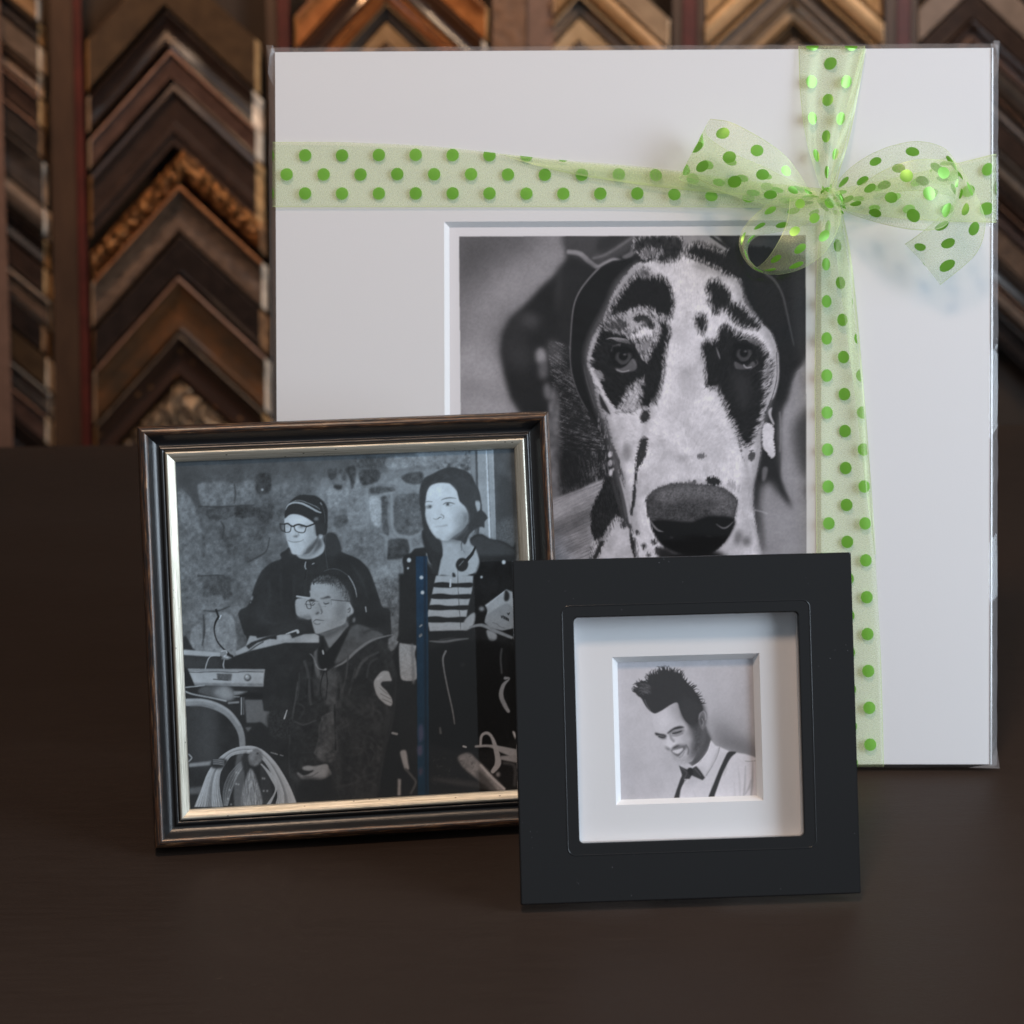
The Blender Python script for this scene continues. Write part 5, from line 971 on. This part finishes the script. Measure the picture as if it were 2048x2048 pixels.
# horizontal band, its upper edge folding under towards the knot
hx = (549, 700, 880, 1100, 1300, 1500, 1655); hz = (z, z, z, z, .0022, .004, .008)
ribbon('cross_band', [(x, y, q) for x, y, q in zip(hx, (414, 414, 414, 414, 414, 415, 416), hz)], [(x, y, q) for x, y, q in zip(hx, (284, 285, 294, 318, 335, 361, 378), hz)], v0=0., v1=[1, .992, .92, .74, .61, .6, .6], u0=SP*.5+.0035)
ribbon('folded_edge', [(1000, 308, .0022), (1130, 323, .003), (1300, 338, .0035), (1480, 361, .006), (1655, 378, .009)],
       [(1000, 309, .002), (1130, 345, .0026), (1300, 372, .003), (1480, 390, .005), (1655, 400, .008)], v0=.9, v1=1., u0=.0415)
ribbon('edge_wrap', [(549, 414, z), (546, 414, .0004), (544.5, 414, -.003), (545, 414, -.0056)], [(549, 284, z), (546, 284, .0004), (544.5, 284, -.003), (545, 284, -.0056)], u0=SP*.5-.004, nu=8)
ribbon('cross_band', [(1655, 412, .007), (1730, 428, .004), (1820, 438, z), (1900, 443, z), (1984, 445, z)], [(1655, 380, .008), (1740, 366, .004), (1850, 342, .0018), (1920, 325, z), (1984, 309, z)], v0=0, v1=1, u0=.003)
ribbon('edge_wrap', [(1984, 445, z), (1991, 445, .0006), (1993, 445, -.003), (1992, 445, -.0056)], [(1984, 309, z), (1991, 308, .0006), (1993, 308, -.003), (1992, 308, -.0056)], u0=.098, nu=8)
# vertical band
ribbon('cross_band', [(1597, 97, z), (1600, 190, .0025), (1612, 280, .005), (1632, 350, .008), (1646, 388, .009)], [(1730, 97, z), (1712, 190, .0025), (1692, 280, .005), (1674, 340, .008), (1664, 388, .009)], u0=-.0083, wave=.0016, nw=3.6)
ribbon('pleat', [(1722, 97, .0030), (1700, 190, .0045), (1676, 280, .007), (1664, 340, .009), (1658, 388, .010)], [(1732, 97, .002), (1716, 190, .003), (1698, 280, .006), (1680, 340, .0085), (1668, 388, .009)], v0=.9, v1=1., u0=.006)
ribbon('edge_wrap', [(1597, 97, z), (1597, 93, .0004), (1597, 91.5, -.003), (1597, 92, -.0056)], [(1730, 97, z), (1730, 93, .0004), (1730, 91.5, -.003), (1730, 92, -.0056)], u0=-.012, nu=8)
ribbon('cross_band', [(1650, 420, .009), (1636, 500, .004), (1632, 600, .0026), (1629, 760, .002), (1631, 950, z), (1633, 1120, z), (1635, 1320, z), (1638, 1529, z)],
       [(1680, 420, .009), (1692, 500, .006), (1705, 600, .0045), (1722, 760, .003), (1738, 950, .002), (1751, 1120, z), (1762, 1320, z), (1768, 1529, z)], v0=0, v1=[.72, .70, .71, .78, .88, .95, 1, 1], u0=.0011, wave=.0007, nw=2.4)
ribbon('pleat', [(1668, 420, .011), (1672, 500, .0075), (1684, 600, .006), (1706, 760, .004), (1728, 950, .003), (1749, 1110, .002)],
       [(1684, 420, .010), (1700, 500, .0065), (1712, 600, .005), (1726, 760, .0035), (1741, 950, .0025), (1752, 1110, .0018)], v0=.9, v1=1., u0=.0125)
ribbon('edge_wrap', [(1638, 1529, z), (1638, 1533, 0.), (1638, 1534, -.0025), (1638, 1533, -.005)], [(1768, 1529, z), (1768, 1533, 0.), (1768, 1534, -.0025), (1768, 1533, -.005)], u0=.33, nu=8)
# bow: left loop (front and the ply behind it)
ribbon('bow_loop', [(880, 545, .012), (790, 552, .014), (700, 548, .018), (560, 530, .024), (440, 500, .026), (320, 445, .025), (230, 405, .022), (155, 398, .016)],
       [(850, 470, .013), (815, 455, .016), (780, 395, .020), (715, 305, .027), (630, 232, .030), (520, 165, .030), (410, 112, .027), (312, 97, .021)], True, u0=.004, bulge=.003, label='left loop of the bow')
ribbon('bow_loop', [(155, 398, .016), (150, 405, .011), (180, 425, .007), (320, 460, .006), (480, 505, .006), (680, 535, .008), (880, 530, .010)],
       [(312, 97, .021), (292, 130, .014), (300, 190, .009), (420, 270, .008), (600, 350, .007), (740, 420, .008), (860, 475, .010)], True, u0=.105, label='back ply of the left loop')
# right loop
ribbon('bow_loop', [(945, 560, .011), (1020, 548, .012), (1110, 520, .012), (1240, 480, .012), (1370, 470, .013), (1480, 480, .015), (1560, 500, .019), (1575, 520, .023)],
       [(940, 470, .011), (985, 400, .014), (1060, 330, .018), (1160, 270, .022), (1280, 227, .025), (1400, 213, .027), (1520, 248, .028), (1585, 325, .028)], True, u0=.002, bulge=.003, label='back ply of the right loop')
ribbon('bow_loop', [(985, 560, .014), (1040, 590, .018), (1120, 618, .024), (1230, 648, .030), (1350, 670, .033), (1460, 672, .032), (1535, 640, .028), (1580, 540, .024)],
       [(960, 500, .014), (1010, 500, .018), (1080, 445, .023), (1180, 378, .029), (1290, 328, .033), (1400, 305, .034), (1510, 310, .031), (1587, 328, .028)], True, u0=.010, bulge=.004, label='front ply of the right loop')
# lower left loop, curling round
ribbon('bow_loop', [(722, 508, .020), (714, 590, .026), (695, 665, .031), (655, 745, .033), (605, 820, .030), (550, 864, .024), (518, 830, .016), (504, 780, .012), (518, 735, .010), (565, 700, .009), (640, 686, .008), (760, 660, .008), (880, 600, .010)],
       [(970, 500, .018), (988, 595, .025), (955, 705, .031), (885, 805, .033), (775, 875, .032), (650, 903, .028), (545, 880, .022), (485, 820, .017), (460, 745, .014), (480, 668, .012), (545, 590, .011), (660, 510, .011), (840, 470, .012)], True, u0=.006, bulge=.002, nu=140, label='lower loop of the bow curling over the dog print')
# tail
ribbon('ribbon_tail', [(1420, 420, .010), (1520, 440, .014), (1585, 430, .019), (1590, 490, .022), (1540, 560, .023), (1450, 645, .021), (1380, 700, .018), (1316, 744, .014)],
       [(1460, 320, .010), (1540, 300, .015), (1600, 345, .021), (1660, 440, .025), (1715, 560, .027), (1732, 660, .026), (1680, 800, .022), (1500, 957, .015)], True, u0=.002, bulge=.003, label='cut tail hanging from the right loop')
# knot
ribbon('knot', [(880, 475, .016), (870, 520, .019), (890, 560, .018), (940, 590, .014), (985, 600, .009)], [(930, 452, .015), (975, 470, .019), (1000, 510, .019), (1005, 560, .015), (1000, 590, .009)], True, v0=.2, v1=.8, bulge=.006, wave=.0012, nw=6, nu=40)
ribbon('knot', [(870, 540, .013), (875, 480, .017), (900, 455, .018), (940, 450, .016), (985, 480, .012)], [(900, 560, .015), (905, 520, .021), (925, 495, .023), (950, 500, .020), (985, 540, .014)], True, v0=.1, v1=.7, bulge=.003, wave=.001, nw=5, nu=40)

# ================================================================= 3. wooden frame with silver lip and the group picture
FM = Frame(-.0795, 1.0343, .1282, .3097, .2192, .2218, .0052)
fm_ = empty('picture_frame', 'distressed black and copper wooden frame with silver gilt lip holding a photo of three people', 'picture frame', M=FM.M)
hw2, H2 = FM.w/2, FM.h
m = Mt('rubbed_black_copper', (.02, .015, .013), .30, spec=.6, coat=.3); m.set('Coat Roughness', .25)
uv1 = m.coord('UV', (14, 420, 1)); g1 = m.noise(uv1, 3.4, 6, .7); uv2 = m.coord('UV', (22, 260, 1)); g2 = m.noise(uv2, 3, 5, .75)
sv = m.node('ShaderNodeSeparateXYZ'); tcx = m.node('ShaderNodeTexCoord'); m.link(tcx.outputs['UV'], sv.inputs[0]); vv = sv.outputs[1]
# copper shows through on the outer crown, with worn silver flecks
crown = m.ramp(m.math('MULTIPLY', vv, 30), [(.30, (0, 0, 0)), (.42, (1, 1, 1)), (.60, (1, 1, 1)), (.72, (0, 0, 0))])
wear = m.mapr(m.math('ADD', m.math('MULTIPLY', g1, .7), m.math('MULTIPLY', crown, .15)), .455, .55, 0, 1)
colm = m.node('ShaderNodeMix', data_type='RGBA'); m.link(wear, colm.inputs[0]); colm.inputs[6].default_value = (.011, .0105, .0115, 1)
cc_ = m.ramp(g2, [(.40, (.035, .016, .008)), (.54, (.15, .062, .024)), (.66, (.44, .26, .13))]); m.link(cc_, colm.inputs[7]); m.link(colm.outputs[2], m.b.inputs['Base Color'])
m.link(m.math('MULTIPLY', wear, .25), m.b.inputs['Metallic']); m.link(m.mapr(wear, 0, 1, .30, .42), m.b.inputs['Roughness']); m.bump(g1, .25, .0006)
MOULD = m.m
m = Mt('silver_gilt_lip', (.62, .55, .42), .42, .75); uv1 = m.coord('UV', (8, 900, 1)); g1 = m.noise(uv1, 3, 5, .7)
fk = m.node('ShaderNodeTexVoronoi'); fk.inputs['Scale'].default_value = 150; m.link(m.coord('UV', (1, 2.2, 1)), fk.inputs['Vector']); fk2 = m.mapr(fk.outputs['Distance'], .05, .11, 0, 1)
cm = m.node('ShaderNodeMix', data_type='RGBA'); m.link(fk2, cm.inputs[0]); cm.inputs[6].default_value = (.05, .035, .025, 1); m.link(m.ramp(g1, [(.34, (.34, .31, .24)), (.5, (.64, .60, .50)), (.66, (.84, .81, .72))]), cm.inputs[7]); m.link(cm.outputs[2], m.b.inputs['Base Color']); m.bump(g1, .35, .0005)
LIP = m.m
prof = [(.0, -.016), (.0, -.0035), (.0004, -.0015), (.0014, .0002), (.0030, .0010), (.0044, .0004), (.0056, -.0012), (.0070, -.0032), (.0086, -.0046), (.0102, -.0050), (.0108, -.0048), (.0112, -.0040), (.0122, -.0036), (.0130, -.0042), (.0138, -.0052)]
ring('moulding', -hw2, 0, hw2, H2, prof, MOULD, fm_)
ring('inner_lip', -hw2, 0, hw2, H2, [(.0138, -.0056), (.0138, -.0036), (.0142, -.0031), (.0150, -.0032), (.0170, -.0046), (.0184, -.0056), (.0189, -.0062), (.0190, -.0076)], LIP, fm_)
gm, gl2, _ = glass('picture_glass', .0, .99, .05)
ip = .0185
mesh('glass_pane', [(-hw2+ip, ip, -.0072), (hw2-ip, ip, -.0072), (hw2-ip, H2-ip, -.0072), (-hw2+ip, H2-ip, -.0072)], [(0, 1, 2, 3)], gm.m, fm_)
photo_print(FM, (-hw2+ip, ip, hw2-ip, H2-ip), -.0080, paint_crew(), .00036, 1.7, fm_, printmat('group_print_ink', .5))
box('backing_board', -hw2+.004, .004, -.0155, hw2-.004, H2-.004, -.0095, BACK, fm_)
box('easel_leg', -.02, .012, -.0215, .02, .16, -.0158, BACK, fm_)

# ================================================================= 4. black glass frame with the small portrait
FB = Frame(.0876, .9588, .0593, .3121, .1697, .1699, .0050)
fb = empty('glass_picture_frame', 'square glossy black glass frame with a white matted portrait of a smiling young man', 'picture frame', M=FB.M)
hw3, H3 = FB.w/2, FB.h
hole = FB.rect([(1148, 1235.4), (1596, 1224.8), (1607.8, 1672.8), (1159.3, 1685.8)], 0)
def rrect(x0, y0, x1, y1, r, n_=8):
    P, C = [], []
    for (cx_, cy_, a0, qx, qy) in ((x0+r, y0+r, 180, 0, 0), (x1-r, y0+r, 270, 1, 0), (x1-r, y1-r, 0, 1, 1), (x0+r, y1-r, 90, 0, 1)):
        for k in range(n_+1): t = math.radians(a0+90*k/n_); P.append((cx_+r*math.cos(t), cy_+r*math.sin(t))); C.append((qx, qy))
    return P, C
m = Mt('black_back_painted_glass', (.0125, .0125, .0135), .05, spec=.55)
du = m.node('ShaderNodeTexVoronoi'); du.inputs['Scale'].default_value = 260; m.link(m.coord('Object'), du.inputs['Vector'])
dk = m.math('MULTIPLY', m.mapr(du.outputs['Distance'], .05, .09, 1, 0), m.mapr(m.noise(m.coord('Object'), 40, 2), .56, .66, 0, 1))
m.link(m.ramp(dk, [(0, (.0125, .0125, .0135)), (1, (.10, .10, .11))]), m.b.inputs['Base Color'])
BG = m.m
m = Mt('black_plastic', (.012, .012, .013), .3); BP = m.m
def plate(name, z1, z0, mat, parent, x0, y0, x1, y1, hl, r):
    P, C = rrect(*hl, r); K = len(P); V = []; F = []
    for z in (z1, z0):
        V += [(a, b, z) for a, b in P]; V += [(x1 if c[0] else x0, y1 if c[1] else y0, z) for c in C]
    for k in range(K):
        j = (k+1) % K; F += [(K+k, K+j, j, k), (3*K+j, 3*K+k, 2*K+k, 2*K+j), (k, j, 2*K+j, 2*K+k), (K+j, K+k, 3*K+k, 3*K+j)]
    V = np.array(V); me = mesh(name, V, F, mat, parent)
    import bmesh
    bm = bmesh.new(); bm.from_mesh(me.data); bmesh.ops.remove_doubles(bm, verts=bm.verts, dist=1e-6); bmesh.ops.dissolve_degenerate(bm, dist=1e-6, edges=bm.edges); bmesh.ops.recalc_face_normals(bm, faces=bm.faces); bm.to_mesh(me.data); bm.free()
    return me
o = plate('border_panel', 0., -.0042, BG, fb, -hw3, 0, hw3, H3, hole, .0021)
b = o.modifiers.new('b', 'BEVEL'); b.width = .0008; b.segments = 3; b.limit_method = 'ANGLE'; b.angle_limit = math.radians(60)
g_ = .0062; P0, _ = rrect(hole[0]-g_, hole[1]-g_, hole[2]+g_, hole[3]+g_, .004); P1, _ = rrect(hole[0]-g_+.0003, hole[1]-g_+.0003, hole[2]+g_-.0003, hole[3]+g_-.0003, .0038); P2, _ = rrect(hole[0]-g_+.0006, hole[1]-g_+.0006, hole[2]+g_-.0006, hole[3]+g_-.0006, .0036)
K = len(P0); V = [(a, b, .00004) for a, b in P0]+[(a, b, .00030) for a, b in P1]+[(a, b, .00004) for a, b in P2]
m = Mt('line_gloss', (.014, .0145, .016), .2); mesh('border_line', V, [(r*K+k, r*K+(k+1) % K, (r+1)*K+(k+1) % K, (r+1)*K+k) for r in (0, 1) for k in range(K)], m.m, fb, smooth=True)
DM = -.0098; MG = .0016
m = Mt('spacer_grey', (.55, .55, .56), .5); SPC = m.m
plate('spacer', -.0043, DM, SPC, fb, hole[0]-.004, hole[1]-.004, hole[2]+.004, hole[3]+.004, (hole[0]-.0004, hole[1]-.0004, hole[2]+.0004, hole[3]+.0004), .0024)
mo = FB.rect([(1223.4, 1315.2), (1517.7, 1305.4), (1528, 1600), (1232.9, 1611.8)], DM-.0001)
mi = FB.rect([(1233.7, 1325.9), (1504.3, 1316.8), (1514.2, 1590.6), (1243, 1599)], DM-.0045)
board('mat_board', hole[0]-.006, hole[1]-.006, hole[2]+.006, hole[3]+.006, mo, DM-.0016, DM-.0001, MATW, fb)
V = [(mo[0], mo[1], DM-.0002), (mo[2], mo[1], DM-.0002), (mo[2], mo[3], DM-.0002), (mo[0], mo[3], DM-.0002), (mi[0], mi[1], DM-.0044), (mi[2], mi[1], DM-.0044), (mi[2], mi[3], DM-.0044), (mi[0], mi[3], DM-.0044)]
mesh('mat_bevel', V, [(k, (k+1) % 4, 4+(k+1) % 4, 4+k) for k in range(4)], CORE, fb)
e_ = .0015; photo_print(FB, (mi[0]-e_, mi[1]-e_, mi[2]+e_, mi[3]+e_), DM-.0045, paint_man(), .00026, 1.5, fb, printmat('portrait_ink', .5))
mesh('glass_pane', [(hole[0]-.003, hole[1]-.003, -.0044+.0001), (hole[2]+.003, hole[1]-.003, -.0043), (hole[2]+.003, hole[3]+.003, -.0043), (hole[0]-.003, hole[3]+.003, -.0043)], [(0, 1, 2, 3)], gm.m, fb)
box('backing_board', -hw3+.02, .02, -.0165, hw3-.02, H3-.02, DM-.0048, BP, fb)
box('easel_leg', -.018, .010, -.0225, .018, .13, -.0168, BP, fb)
